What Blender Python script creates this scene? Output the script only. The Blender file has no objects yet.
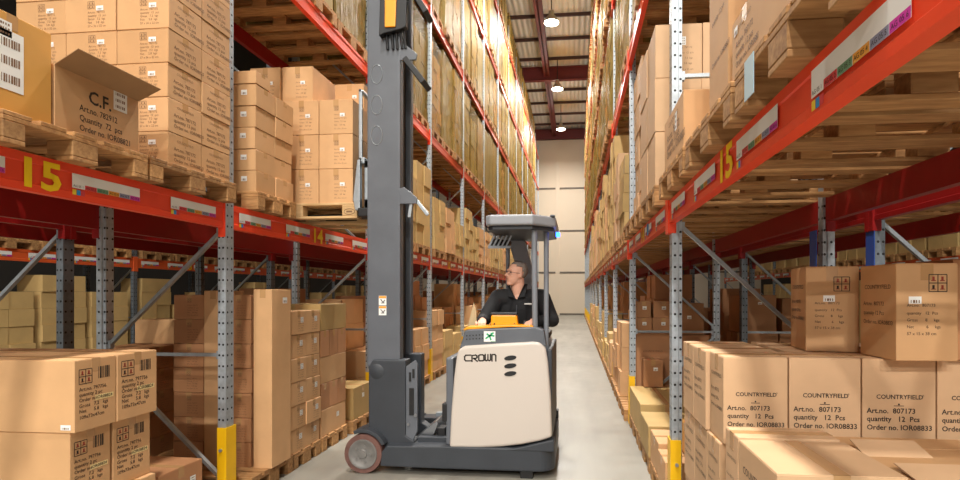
import bpy, bmesh, math, random
from mathutils import Vector, Matrix
R = random.Random(7)
SC = bpy.context.scene
COL = SC.collection
PI = math.pi

# ------------------------------------------------------------------ materials
def lin(h):
    h = h.lstrip('#')
    o = []
    for i in (0, 2, 4):
        v = int(h[i:i+2], 16) / 255
        o.append(v / 12.92 if v <= .04045 else ((v + .055) / 1.055) ** 2.4)
    return (o[0], o[1], o[2], 1)

class NT:
    def __init__(s, name):
        s.m = bpy.data.materials.new(name); s.m.use_nodes = True
        s.t = s.m.node_tree; s.n = s.t.nodes
        s.b = s.n['Principled BSDF']; s.out = s.n['Material Output']
    def add(s, typ, **kw):
        n = s.n.new(typ)
        for k, v in kw.items():
            if hasattr(n, k): setattr(n, k, v)
        return n
    def link(s, a, b): s.t.links.new(a, b)
    def math(s, op, a, b=None, c=None):
        n = s.n.new('ShaderNodeMath'); n.operation = op
        for i, x in enumerate((a, b, c)):
            if x is None: continue
            if isinstance(x, (int, float)): n.inputs[i].default_value = x
            else: s.link(x, n.inputs[i])
        return n.outputs[0]
    def ramp(s, fac, stops):
        n = s.n.new('ShaderNodeValToRGB'); e = n.color_ramp.elements
        while len(e) < len(stops): e.new(.5)
        for k, (p, c) in zip(e, stops): k.position = p; k.color = c
        s.link(fac, n.inputs[0]); return n.outputs[0]
    def noise(s, scale, detail=3, vec=None, stretch=None, kind='Object'):
        tc = s.n.new('ShaderNodeTexCoord'); n = s.n.new('ShaderNodeTexNoise')
        n.inputs['Scale'].default_value = scale; n.inputs['Detail'].default_value = detail
        v = tc.outputs[kind]
        if stretch:
            mp = s.n.new('ShaderNodeMapping'); mp.inputs['Scale'].default_value = stretch
            s.link(v, mp.inputs[0]); v = mp.outputs[0]
        s.link(v, n.inputs['Vector']); return n.outputs['Fac']
    def mix(s, fac, a, b, typ='MIX'):
        n = s.n.new('ShaderNodeMix'); n.data_type = 'RGBA'; n.blend_type = typ
        for i, x in ((0, fac), (6, a), (7, b)):
            if isinstance(x, (int, float)): n.inputs[i].default_value = x
            elif isinstance(x, tuple): n.inputs[i].default_value = x
            else: s.link(x, n.inputs[i])
        return n.outputs[2]
    def bump(s, h, strength=.3, dist=.01):
        n = s.n.new('ShaderNodeBump'); n.inputs['Strength'].default_value = strength
        n.inputs['Distance'].default_value = dist
        s.link(h, n.inputs['Height']); s.link(n.outputs[0], s.b.inputs['Normal'])

def simple(name, hexc, rough=.5, metal=0, spec=.5, var=0, scale=8, bump=0):
    t = NT(name); t.b.inputs['Roughness'].default_value = rough
    t.b.inputs['Metallic'].default_value = metal
    t.b.inputs['Specular IOR Level'].default_value = spec
    c = lin(hexc)
    if var:
        f = t.noise(scale, 4)
        d = tuple(x * (1 - var) for x in c[:3]) + (1,); l = tuple(min(1, x * (1 + var)) for x in c[:3]) + (1,)
        t.link(t.ramp(f, [(.3, d), (.7, l)]), t.b.inputs['Base Color'])
        if bump: t.bump(f, bump)
    else: t.b.inputs['Base Color'].default_value = c
    return t.m

def emit(name, hexc, s):
    t = NT(name); t.b.inputs['Base Color'].default_value = (0, 0, 0, 1)
    t.b.inputs['Emission Color'].default_value = lin(hexc); t.b.inputs['Emission Strength'].default_value = s
    return t.m

def kraft(name, hexc, var=.09):
    t = NT(name); c = lin(hexc)
    t.b.inputs['Roughness'].default_value = .62; t.b.inputs['Specular IOR Level'].default_value = .28
    oi = t.n.new('ShaderNodeObjectInfo')
    f = t.noise(5, 4)
    col = t.ramp(f, [(.3, tuple(x * .93 for x in c[:3]) + (1,)), (.7, tuple(x * 1.05 for x in c[:3]) + (1,))])
    k = t.math('MULTIPLY_ADD', oi.outputs['Random'], 2 * var, 1 - var)
    n = t.n.new('ShaderNodeMix'); n.data_type = 'RGBA'; n.blend_type = 'MULTIPLY'; n.inputs[0].default_value = 1
    cc = t.n.new('ShaderNodeCombineColor')
    t.link(k, cc.inputs[0]); t.link(t.math('POWER', k, 1.1), cc.inputs[1]); t.link(t.math('POWER', k, 1.35), cc.inputs[2])
    t.link(col, n.inputs[6]); t.link(cc.outputs[0], n.inputs[7])
    t.link(n.outputs[2], t.b.inputs['Base Color'])
    t.bump(t.noise(60, 2, stretch=(1, 1, 8)), .06, .002)
    return t.m

def wood(name, a, b):
    t = NT(name); t.b.inputs['Roughness'].default_value = .75
    oi = t.n.new('ShaderNodeObjectInfo')
    f = t.noise(3, 5, stretch=(2, 14, 14))
    g = t.noise(2.3, 3)
    col = t.ramp(f, [(.25, lin(b)), (.7, lin(a))])
    col = t.mix(t.math('MULTIPLY', t.math('SUBTRACT', g, .35), .9), col, lin('#8a6038'))
    v = t.math('MULTIPLY_ADD', oi.outputs['Random'], .35, .8)
    hs = t.n.new('ShaderNodeHueSaturation'); t.link(v, hs.inputs['Value']); t.link(col, hs.inputs['Color'])
    t.link(hs.outputs[0], t.b.inputs['Base Color'])
    t.bump(f, .25, .003)
    return t.m

def galv(name, hexc):
    """galvanised post with two columns of punched holes on each face"""
    t = NT(name); c = lin(hexc)
    tc = t.n.new('ShaderNodeTexCoord'); sp = t.n.new('ShaderNodeSeparateXYZ'); t.link(tc.outputs['Object'], sp.inputs[0])
    x, y, z = sp.outputs
    zm = t.math('SUBTRACT', t.math('MODULO', t.math('ADD', z, .04), .08), .04)
    z2 = t.math('MULTIPLY', zm, zm)
    def cols(v, cs):
        ds = None
        for k in cs:
            d = t.math('SUBTRACT', v, k); d = t.math('MULTIPLY', d, d)
            ds = d if ds is None else t.math('MINIMUM', ds, d)
        return t.math('LESS_THAN', t.math('ADD', ds, z2), .0085 ** 2)
    ge = t.n.new('ShaderNodeNewGeometry'); sn = t.n.new('ShaderNodeSeparateXYZ'); t.link(ge.outputs['True Normal'], sn.inputs[0])
    ax = t.math('GREATER_THAN', t.math('ABSOLUTE', sn.outputs[0]), .7)
    ay = t.math('GREATER_THAN', t.math('ABSOLUTE', sn.outputs[1]), .7)
    hole = t.math('ADD', t.math('MULTIPLY', cols(y, (-.024, .024)), ax), t.math('MULTIPLY', cols(x, (-.014, .024)), ay))
    hole = t.math('MINIMUM', hole, 1)
    f = t.noise(30, 3)
    base = t.ramp(f, [(.3, tuple(v * .85 for v in c[:3]) + (1,)), (.7, tuple(min(1, v * 1.1) for v in c[:3]) + (1,))])
    t.link(t.mix(hole, base, (.01, .01, .012, 1)), t.b.inputs['Base Color'])
    t.link(t.math('MULTIPLY_ADD', hole, -.55, .55), t.b.inputs['Metallic'])
    t.b.inputs['Roughness'].default_value = .48
    return t.m

M = {}
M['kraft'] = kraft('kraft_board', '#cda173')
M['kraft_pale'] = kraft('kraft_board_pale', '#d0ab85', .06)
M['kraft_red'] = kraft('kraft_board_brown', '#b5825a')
M['kraft_olive'] = kraft('kraft_board_yellow', '#bb9c66', .16)
M['kraft_film'] = kraft('kraft_board_wrapped', '#a8935a', .22)
M['kraft_orange'] = kraft('kraft_board_orange', '#d49d50', .04)
M['kraft_in'] = simple('kraft_inside', '#9d7a54', .7, var=.08)
M['tape'] = simple('brown_tape', '#c09565', .25, spec=.6)
M['ink'] = simple('black_ink', '#2a211b', .6)
M['ink_soft'] = simple('faded_ink', '#7b5a3d', .6)
M['ink_red'] = simple('red_ink', '#9c3a2a', .6)
M['white'] = simple('label_white', '#eeeeea', .45)
M['cream_label'] = simple('label_cream', '#efd79a', .5)
M['wood'] = wood('pallet_wood', '#c99a63', '#8f6338')
M['wood_new'] = wood('pallet_wood_new', '#e6c694', '#cfa56c')
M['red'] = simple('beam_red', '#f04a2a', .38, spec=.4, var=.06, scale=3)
M['red_shaded'] = simple('beam_red_shaded', '#8e1313', .42, spec=.4, var=.06, scale=3)  # beam red darkened to stand for the shade on the rear beams
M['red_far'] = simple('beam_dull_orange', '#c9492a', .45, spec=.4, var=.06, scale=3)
M['orange_red'] = simple('beam_orange', '#d85a2a', .45, spec=.4, var=.06, scale=3)
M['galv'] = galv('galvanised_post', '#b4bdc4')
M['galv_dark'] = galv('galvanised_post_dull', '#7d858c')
M['galv_blue'] = simple('blue_post', '#2b4f9e', .45)
M['steel'] = simple('brace_steel', '#a2a9ae', .4, .6, var=.1, scale=20)
M['yellow'] = simple('guard_yellow', '#f2bd12', .4, var=.06, scale=6)
M['num_yellow'] = simple('number_yellow', '#f9cf10', .5)
M['c_red'] = simple('chip_red', '#d9434a', .5); M['c_green'] = simple('chip_green', '#6d9a78', .5)
M['c_orange'] = simple('chip_orange', '#e8a03c', .5); M['c_grey'] = simple('chip_grey', '#8f90a8', .5)
M['c_mag'] = simple('chip_magenta', '#d23aa8', .5); M['c_yel'] = simple('chip_yellow', '#f0cf3c', .5)
M['c_blue'] = simple('chip_blue', '#2c8fd0', .5)
M['truck'] = simple('truck_grey', '#5c6067', .42, spec=.5, var=.1, scale=4)
M['truck_dark'] = simple('truck_charcoal', '#34383e', .5, var=.1, scale=5)
M['black'] = simple('black_steel', '#141416', .5)
M['cream'] = simple('truck_cream', '#c8beb4', .35, spec=.5)
M['orange'] = simple('truck_orange', '#f5a013', .35)
M['tube_grey'] = simple('guard_tube_grey', '#7b7f86', .4)
M['roof'] = simple('guard_grey', '#8f9298', .4, var=.05)
M['tyre'] = simple('tread_brown', '#6b4a42', .7, var=.15, scale=20)
M['hub'] = simple('hub_grey', '#7c7a77', .5, .3, var=.15, scale=15)
M['chrome'] = simple('bare_steel', '#8e9094', .3, .8)
M['skin'] = simple('skin', '#e0a98f', .5, var=.05, scale=30)
M['hair'] = simple('grey_hair', '#7d7168', .7, var=.25, scale=80)
M['jacket'] = simple('black_cloth', '#17171a', .8, var=.2, scale=20)
M['trousers'] = simple('dark_cloth', '#20232b', .85)
M['glass'] = simple('spectacle_frame', '#4a4a50', .3, .5)
M['eye'] = simple('eye_dark', '#2a1d18', .3)
M['lip'] = simple('lip', '#a8645a', .5)
M['green'] = simple('sticker_green', '#29a36a', .5)
M['sheet'] = simple('pale_blue_card', '#a9c4cf', .5)
M['wall'] = simple('wall_panel', '#d9c9b2', .6, var=.02, scale=.3)
M['walldark'] = simple('wall_side', '#2e2a26', .8)
M['seam'] = simple('wall_seam', '#6a6055', .6)
M['darkred'] = simple('roof_steel', '#641c19', .55, var=.08)
M['purlin'] = simple('purlin_steel', '#4a2f28', .6)
M['lampw'] = simple('lamp_shell', '#b9b6ae', .35, .6)
M['lens'] = emit('lamp_lens', '#fff3dc', 22)
M['blue_led'] = emit('blue_led', '#2a6bff', 6)

def floor_mat():
    t = NT('concrete_floor')
    a = t.noise(.35, 5); b = t.noise(4, 6); c = t.noise(1.2, 5, stretch=(3, .35, 1))
    s = t.math('ADD', t.math('MULTIPLY', a, .45), t.math('ADD', t.math('MULTIPLY', b, .2), t.math('MULTIPLY', c, .35)))
    t.link(t.ramp(s, [(.36, lin('#757169')), (.5, lin('#8b877d')), (.66, lin('#9b978c'))]), t.b.inputs['Base Color'])
    t.link(t.math('MULTIPLY_ADD', b, .3, .25), t.b.inputs['Roughness'])
    t.bump(b, .05, .004)
    return t.m
M['floor'] = floor_mat()

def deck_mat():
    t = NT('roof_decking'); t.b.inputs['Roughness'].default_value = .55
    w = t.n.new('ShaderNodeTexWave'); tc = t.n.new('ShaderNodeTexCoord')
    w.wave_type = 'BANDS'; w.bands_direction = 'X'; w.inputs['Scale'].default_value = 1.3
    t.link(tc.outputs['Object'], w.inputs[0])
    t.b.inputs['Base Color'].default_value = lin('#dfdacf'); t.bump(w.outputs['Fac'], .6, .05)
    return t.m
M['deck'] = deck_mat()

def film_mat():
    t = NT('stretch_film')
    t.b.inputs['Base Color'].default_value = lin('#a8935c'); t.b.inputs['Roughness'].default_value = .45  # khaki base colour carries the yellow lamp tint
    t.b.inputs['Specular IOR Level'].default_value = .35
    h = t.noise(3, 5, stretch=(5, 5, 1.1)); t.bump(h, .9, .06)
    tr = t.n.new('ShaderNodeBsdfTransparent'); tr.inputs[0].default_value = lin('#ebe0bc')
    mx = t.n.new('ShaderNodeMixShader')
    oi = t.n.new('ShaderNodeObjectInfo')
    f = t.noise(1.6, 3, stretch=(3, 3, .5))
    fac = t.math('MULTIPLY_ADD', f, .55, t.math('MULTIPLY_ADD', oi.outputs['Random'], .3, -.05))
    fac = t.math('MINIMUM', t.math('MAXIMUM', fac, .08), .8)
    t.link(fac, mx.inputs[0]); t.link(tr.outputs[0], mx.inputs[1]); t.link(t.b.outputs[0], mx.inputs[2])
    t.link(mx.outputs[0], t.out.inputs[0])
    return t.m
M['film'] = film_mat()

def acrylic_mat():
    t = NT('clear_acrylic'); t.b.inputs['Base Color'].default_value = lin('#c9b690'); t.b.inputs['Roughness'].default_value = .15
    tr = t.n.new('ShaderNodeBsdfTransparent'); mx = t.n.new('ShaderNodeMixShader'); mx.inputs[0].default_value = .7
    t.link(tr.outputs[0], mx.inputs[1]); t.link(t.b.outputs[0], mx.inputs[2]); t.link(mx.outputs[0], t.out.inputs[0])
    return t.m
M['acrylic'] = acrylic_mat()

# ------------------------------------------------------------------ mesh building
class MB:
    def __init__(s): s.v = []; s.f = []; s.m = []
    def quadbox(s, p, mi=0):
        b = len(s.v); s.v += p
        for q in ((0, 3, 2, 1), (4, 5, 6, 7), (0, 1, 5, 4), (1, 2, 6, 5), (2, 3, 7, 6), (3, 0, 4, 7)):
            s.f.append([b + i for i in q]); s.m.append(mi)
    def box(s, x0, x1, y0, y1, z0, z1, mi=0):
        x0, x1 = min(x0, x1), max(x0, x1); y0, y1 = min(y0, y1), max(y0, y1); z0, z1 = min(z0, z1), max(z0, z1)
        s.quadbox([(x0, y0, z0), (x1, y0, z0), (x1, y1, z0), (x0, y1, z0), (x0, y0, z1), (x1, y0, z1), (x1, y1, z1), (x0, y1, z1)], mi)
        return s
    def prism(s, poly, ax, a, b, mi=0):
        """extrude a closed polygon: ax 'y' -> poly is (x,z); 'x' -> (y,z); 'z' -> (x,y)"""
        def P(p, h):
            return (p[0], h, p[1]) if ax == 'y' else ((h, p[0], p[1]) if ax == 'x' else (p[0], p[1], h))
        n = len(poly); o = len(s.v)
        s.v += [P(p, a) for p in poly] + [P(p, b) for p in poly]
        s.f.append([o + i for i in range(n)]); s.f.append([o + n + i for i in reversed(range(n))]); s.m += [mi, mi]
        for i in range(n):
            j = (i + 1) % n; s.f.append([o + i, o + n + i, o + n + j, o + j]); s.m.append(mi)
        return s
    def tube(s, p0, p1, r0, r1=None, n=12, mi=0, cap=True):
        r1 = r0 if r1 is None else r1
        p0 = Vector(p0); p1 = Vector(p1); d = (p1 - p0).normalized()
        u = d.orthogonal().normalized(); w = d.cross(u); o = len(s.v)
        for p, r in ((p0, r0), (p1, r1)):
            for i in range(n):
                a = 2 * PI * i / n; s.v.append(tuple(p + u * (r * math.cos(a)) + w * (r * math.sin(a))))
        for i in range(n):
            j = (i + 1) % n; s.f.append([o + i, o + j, o + n + j, o + n + i]); s.m.append(mi)
        if cap:
            s.f.append([o + i for i in reversed(range(n))]); s.f.append([o + n + i for i in range(n)]); s.m += [mi, mi]
        return s
    def bar(s, p0, p1, w, h, up=(0, 0, 1), mi=0):
        """rectangular bar from p0 to p1"""
        p0 = Vector(p0); p1 = Vector(p1); d = (p1 - p0).normalized(); a = d.cross(Vector(up))
        a = a.normalized() if a.length > 1e-6 else d.orthogonal().normalized()
        b = a.cross(d).normalized(); pts = []
        for p in (p0, p1):
            for x, y in ((-1, -1), (1, -1), (1, 1), (-1, 1)): pts.append(tuple(p + a * (x * w / 2) + b * (y * h / 2)))
        s.quadbox(pts, mi); return s
    def sphere(s, c, r, n=14, mi=0, sc=(1, 1, 1), rot=None):
        o = len(s.v); m = n // 2
        for j in range(1, m):
            t = PI * j / m
            for i in range(n):
                a = 2 * PI * i / n
                p = Vector((math.sin(t) * math.cos(a) * sc[0], math.sin(t) * math.sin(a) * sc[1], math.cos(t) * sc[2])) * r
                if rot: p = rot @ p
                s.v.append(tuple(Vector(c) + p))
        for e in (1, -1):
            p = Vector((0, 0, e * r * sc[2]))
            if rot: p = rot @ p
            s.v.append(tuple(Vector(c) + p))
        for j in range(m - 2):
            for i in range(n):
                k = (i + 1) % n; s.f.append([o + j * n + i, o + (j + 1) * n + i, o + (j + 1) * n + k, o + j * n + k]); s.m.append(mi)
        T, B = o + (m - 1) * n, o + (m - 1) * n + 1
        for i in range(n):
            k = (i + 1) % n
            s.f.append([T, o + i, o + k]); s.f.append([B, o + (m - 2) * n + k, o + (m - 2) * n + i]); s.m += [mi, mi]
        return s
    def lathe(s, c, prof, ax='z', n=24, mi=0):
        o = len(s.v)
        for r, h in prof:
            for i in range(n):
                a = 2 * PI * i / n; x, y = r * math.cos(a), r * math.sin(a)
                s.v.append((c[0] + x, c[1] + y, c[2] + h) if ax == 'z' else (c[0] + x, c[1] + h, c[2] + y))
        for j in range(len(prof) - 1):
            for i in range(n):
                k = (i + 1) % n; q = [o + j * n + i, o + j * n + k, o + (j + 1) * n + k, o + (j + 1) * n + i]
                s.f.append(q); s.m.append(mi)
        return s
    def mesh(s, vs, fs, mat, mi=0):
        o = len(s.v); s.v += [tuple(mat @ Vector(v)) for v in vs]
        for f in fs: s.f.append([o + i for i in f]); s.m.append(mi)
        return s
    def data(s, name, mats, bevel=0, smooth=False, seg=2, fix=True):
        me = bpy.data.meshes.new(name); me.from_pydata(s.v, [], s.f)
        for m in mats: me.materials.append(m)
        if len(mats) > 1: me.polygons.foreach_set('material_index', s.m)
        if fix or bevel:
            bm = bmesh.new(); bm.from_mesh(me)
            if fix: bmesh.ops.recalc_face_normals(bm, faces=bm.faces)
            if bevel:
                es = [e for e in bm.edges if len(e.link_faces) == 2 and e.calc_face_angle(0) > .6]
                bmesh.ops.bevel(bm, geom=es, offset=bevel, segments=seg, affect='EDGES', profile=.6, clamp_overlap=True)
            bm.to_mesh(me); bm.free()
        if smooth:
            me.polygons.foreach_set('use_smooth', [True] * len(me.polygons))
            try: me.set_sharp_from_angle(angle=.7)
            except Exception: pass
        return me

def link(name, me, parent=None, loc=None, rotz=0):
    o = bpy.data.objects.new(name, me); COL.objects.link(o)
    if parent is not None: o.parent = parent
    if loc is not None: o.location = loc
    if rotz: o.rotation_euler = (0, 0, rotz)
    return o
def obj(name, mb, mat, parent=None, bevel=0, smooth=False, seg=2, loc=None, fix=True):
    mats = mat if isinstance(mat, list) else [mat]
    return link(name, mb.data(name, mats, bevel, smooth, seg, fix), parent, loc)
SEEN = {}
def tag(o, label, cat, group=None, kind=None):
    if label in SEEN: print('DUP LABEL', label)
    SEEN[label] = 1
    n = len(label.split())
    if n < 4 or n > 16: print('LABEL LEN', n, label)
    o['label'] = label; o['category'] = cat
    if group: o['group'] = group
    if kind: o['kind'] = kind
    return o
def empty(name, loc=(0, 0, 0), rotz=0):
    o = link(name, None, None, loc, rotz); o.empty_display_size = .1; return o
def struct(name, mb, mat, **k):
    o = obj(name, mb, mat, **k); o['kind'] = 'structure'; return o

_T = {}
def text_geo(s, bold=0.0, align='LEFT'):
    k = (s, bold, align)
    if k not in _T:
        cu = bpy.data.curves.new('txt', 'FONT'); cu.body = s; cu.size = 1; cu.align_x = align; cu.offset = bold
        cu.resolution_u = 2
        o = bpy.data.objects.new('txt', cu); COL.objects.link(o)
        bpy.context.view_layer.update()
        me = bpy.data.meshes.new_from_object(o.evaluated_get(bpy.context.evaluated_depsgraph_get()))
        _T[k] = ([v.co.copy() for v in me.vertices], [list(p.vertices) for p in me.polygons])
        bpy.data.objects.remove(o); bpy.data.curves.remove(cu); bpy.data.meshes.remove(me)
    return _T[k]
def frame(org, u, v):
    """matrix taking local (x,y) to org + x u + y v"""
    u = Vector(u); v = Vector(v); n = u.cross(v); o = Vector(org)
    return Matrix(((u.x, v.x, n.x, o.x), (u.y, v.y, n.y, o.y), (u.z, v.z, n.z, o.z), (0, 0, 0, 1)))
def put_text(mb, s, F, x, y, size, mi=0, bold=0.0, sx=1.0, align='LEFT'):
    vs, fs = text_geo(s, bold, align)
    mb.mesh(vs, fs, F @ Matrix.Translation((x, y, 0)) @ Matrix.Diagonal((size * sx, size, 1, 1)), mi)
def put_rect(mb, F, x0, y0, x1, y1, mi=0):
    mb.mesh([(x0, y0, 0), (x1, y0, 0), (x1, y1, 0), (x0, y1, 0)], [[0, 1, 2, 3]], F, mi)
def put_stroke(mb, F, pts, w, mi=0):
    for a, b in zip(pts, pts[1:]):
        a = Vector(a + (0,)); b = Vector(b + (0,)); d = (b - a).normalized(); n = Vector((-d.y, d.x, 0)) * w / 2
        a2 = a - d * w / 2; b2 = b + d * w / 2
        mb.mesh([a2 - n, b2 - n, b2 + n, a2 + n], [[0, 1, 2, 3]], F, mi)

ORD = ['bottom', 'second', 'third', 'fourth', 'fifth', 'sixth', 'seventh', 'eighth', 'ninth']
NTH = ['first', 'second', 'third', 'fourth', 'fifth', 'sixth', 'seventh', 'eighth', 'ninth', 'tenth', 'eleventh', 'twelfth', 'thirteenth', 'fourteenth', 'fifteenth']

# ------------------------------------------------------------------ dimensions
XL, XR = -2.597, .64            # aisle faces of the two racks
DEP, GAP = 1.05, .26
Y1, BAY, NB = 3.746, 2.8, 12
YN = [Y1 + BAY * n for n in range(-1, NB + 1)]
YE = 39.0
LV = [(2.07, 2.25), (4.31, 4.46), (6.56, 6.71), (8.85, 9.0), (11.05, 11.2)]
LVR = [(2.06, 2.21), (4.33, 4.48), (6.56, 6.71), (8.85, 9.0), (11.05, 11.2)]
CEIL = 13.6
XCL, XCR = -8.35, 6.3

# ------------------------------------------------------------------ setting
struct('floor', MB().box(-14, 13, -32, YE + .4, -.2, 0), M['floor'])
struct('ceiling', MB().box(-14, 13, -32, YE + .4, CEIL, CEIL + .2), M['deck'])
struct('wall_back', MB().box(-14, 13, YE, YE + .3, 0, CEIL), M['wall'])
struct('wall_left', MB().box(-14.3, -14, -32, YE + .4, 0, CEIL), M['walldark'])
struct('wall_right', MB().box(13, 13.3, -32, YE + .4, 0, CEIL), M['walldark'])
for i, z in enumerate((3.1, 6.15, 9.25)):
    struct('trim_%d' % (i + 1), MB().box(-14, 13, YE - .03, YE, z - .06, z + .06), M['seam'])
struct('trim_4', MB().box(-1.45, -1.15, YE - .16, YE - .03, 0, CEIL - .8), M['wall'])
struct('trim_5', MB().box(-14, 13, YE - .06, YE, 0, .12), M['seam'])
def ibeam(a, z0, z1, axis, b0, b1, w=.22):
    m = MB()
    for q0, q1, ww in ((z0, z0 + .04, w), (z1 - .04, z1, w), (z0, z1, .05)):
        if axis == 'x': m.box(b0, b1, a - ww / 2, a + ww / 2, q0, q1)
        else: m.box(a - ww / 2, a + ww / 2, b0, b1, q0, q1)
    return m
for i, y in enumerate((6.0, 17.0, 28.0, 38.7)):
    o = struct('ceiling_beam' if not i else 'ceiling_beam.%03d' % i, ibeam(y, CEIL - .85, CEIL - .12, 'x', -14, 13), M['darkred'])
struct('ceiling_ridge_beam', ibeam(-1.5, CEIL - .62, CEIL - .14, 'y', -32, YE, .3), M['darkred'])
k = 0; y = 8.2
while y < 38:
    if min(abs(y - q) for q in (17.0, 28.0, 38.7)) > .5:
        struct('ceiling_purlin' if not k else 'ceiling_purlin.%03d' % k, MB().box(-14, 13, y - .04, y + .04, CEIL - .14, CEIL), M['purlin']); k += 1
    y += 2.1

# ------------------------------------------------------------------ lamps
lampm = {}
def lamp_thing(x, y, where, n):
    t = empty('high_bay_lamp', (x, y, 12.0))
    if not lampm:
        lampm['shell'] = MB().lathe((0, 0, 0), [(.29, .0), (.27, .06), (.2, .2), (.11, .3), (.09, .46), (0, .47)]).data('lamp_shade', [M['lampw']], smooth=True)
        lampm['lens'] = MB().lathe((0, 0, 0), [(.0, -.01), (.275, -.01), (.275, .01), (0, .01)]).data('lens', [M['lens']])
        lampm['rod'] = MB().tube((0, 0, .46), (0, 0, CEIL - 12.0), .02, n=8).data('hanging_rod', [M['black']])
    link('lamp_shade', lampm['shell'], t); link('lens', lampm['lens'], t); link('hanging_rod', lampm['rod'], t)
    tag(t, 'glowing high bay lamp hanging over the %s, %s from the camera' % (where, n), 'lamp', 'high bay lamps')
    l = bpy.data.lights.new('lamp_light', 'AREA'); l.shape = 'DISK'; l.size = .5; l.energy = LAMP_W * (1.0 if 'main' in where else 2.0 if 'staging' in where else .15)
    l.color = (1, .965, .905); l.spread = PI * .92
    lo = bpy.data.objects.new('lamp_light', l); COL.objects.link(lo); lo.location = (x, y, 11.95)
    if 'main' in where:
        g = bpy.data.lights.new('ceiling_fill', 'POINT'); g.energy = 130; g.shadow_soft_size = .2; g.color = l.color  # extra point light added below the lens to brighten the ceiling
        go = bpy.data.objects.new('ceiling_fill', g); COL.objects.link(go); go.location = (x, y, 11.8)
LAMP_W = 640
for i, (x, y) in enumerate(((-5.5, -14), (-.9, -14), (3.7, -14), (-5.5, -22), (-.9, -22), (3.7, -22))):  # added lamps, unseen behind the camera, to light the front faces
    lamp_thing(x, y, 'staging end as added fill', NTH[i])
for i, y in enumerate((-6.3, .4, 7.1, 13.8, 20.5, 27.2, 33.9)):
    lamp_thing(-.92, y, 'main aisle', NTH[i])
for i, y in enumerate((-2, 7.1, 16.2, 25)):
    lamp_thing(-6.6, y, 'aisle behind the left racks', NTH[i])
    lamp_thing(4.6, y, 'aisle behind the right racks', NTH[i])

# ------------------------------------------------------------------ racking
def post_mesh(h, mat, name='post'):
    p = [(-.035, -.045), (.008, -.045), (.012, -.034), (.035, -.034), (.035, .034), (.012, .034), (.008, .045), (-.035, .045)]
    return MB().prism(p, 'z', 0, h).data(name, [mat], bevel=0)
FR = {}
def frame_thing(side, x0, y, h, label, near, mat='galv'):
    """upright frame; x0 is the aisle face, side +1 when the rack lies towards +x"""
    t = empty('rack_upright_frame', (x0, y, 0))
    k = (h, mat)
    if k not in FR: FR[k] = post_mesh(h, M[mat])
    a = link('post', FR[k], t, (side * .035, 0, 0), 0 if side > 0 else PI)
    b = link('post', FR[k], t, (side * (DEP - .035), 0, 0), PI if side > 0 else 0)
    fp = ('fp', side)
    if fp not in FR: FR[fp] = MB().box(-.07, .07, -.07, .07, 0, .008).data('foot_plate', [M['steel']])
    link('foot_plate', FR[fp], t, (side * .05, 0, 0)); link('foot_plate', FR[fp], t, (side * (DEP - .05), 0, 0))
    xa, xb = side * .072, side * (DEP - .072)
    mods = []; z = .2
    while z + .95 < h:
        mods.append(('d', (xa, z), (xb, z + .85))); mods.append(('h', (xa, z + .92), (xb, z + .92)))
        if z + 1.9 < h: mods.append(('d', (xb, z + .99), (xa, z + 1.84)))
        z += 1.95
    one = MB()
    for kk, p, q in mods:
        m = MB() if near else one
        m.bar((p[0], 0, p[1]), (q[0], 0, q[1]), .024, .032, up=(0, 1, 0))
        if near:
            for e in (p, q): m.box(e[0] - .02, e[0] + .02, -.02, .02, e[1] - .03, e[1] + .03)
            key = (kk, side, round(p[1], 2), h)
            if key not in FR: FR[key] = m.data('brace', [M['steel']])
            link('diagonal_brace' if kk == 'd' else 'horizontal_brace', FR[key], t)
    if not near:
        key = ('br', side, h)
        if key not in FR: FR[key] = one.data('bracing', [M['steel']])
        link('bracing', FR[key], t)
    tag(t, label, 'rack frame', 'rack upright frames')
    return t

NUM = {'label': 0}
def beam_profile(side, x0, z0, z1):
    s = side; H = z1 - z0
    return [(x0 - s * .006, z0), (x0 - s * .006, z0 + H * .2), (x0 - s * .001, z0 + H * .23), (x0 - s * .001, z0 + H * .74),
            (x0 - s * .006, z0 + H * .77), (x0 - s * .006, z1), (x0 + s * .044, z1), (x0 + s * .044, z0)]
BM = {}
CELL = ['white', 'c_red', 'c_green', 'c_orange', 'c_grey', 'c_mag']
def label_strip(side, H, n0):
    """one strip of six location labels; local x along the reading direction, y up, on the beam face"""
    key = ('ls', side)
    if key in BM: return BM[key]
    m = MB(); F = frame((0, 0, 0), (0, -1 if side > 0 else 1, 0), (0, 0, 1))
    put_rect(m, F, 0, 0.0, .43, .075, 0)
    for i in range(6):
        a = i * .0717
        F2 = frame(F @ Vector((0, 0, .0006)), (0, -1 if side > 0 else 1, 0), (0, 0, 1))
        if i: put_rect(m, F2, a + .001, .0, a + .0705, .024, i)
        F3 = frame(F @ Vector((0, 0, .0012)), (0, -1 if side > 0 else 1, 0), (0, 0, 1))
        put_text(m, 'AG 05 %d' % (i + 1), F3, a + .006, .006, .017, 9)
    for i, c in enumerate((6, 7, 8)): put_rect(m, F, .002 + i * .024, -.035, .024 + i * .024, -.008, c)
    mats = [M[c] for c in CELL] + [M['c_yel'], M['c_blue'], M['c_red'], M['ink']]
    BM[key] = m.data('location_labels', mats, fix=False)
    return BM[key]
def number_mesh(s, side, h=.135):
    key = (s, side)
    if key not in BM:
        m = MB(); F = frame((0, 0, 0), (0, -1 if side > 0 else 1, 0), (0, 0, 1))
        put_text(m, s, F, 0, 0, h * 1.42, 0, bold=.03, sx=1.2, align='CENTER')
        BM[key] = m.data('bay_number', [M['num_yellow']], fix=False)
    return BM[key]
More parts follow.
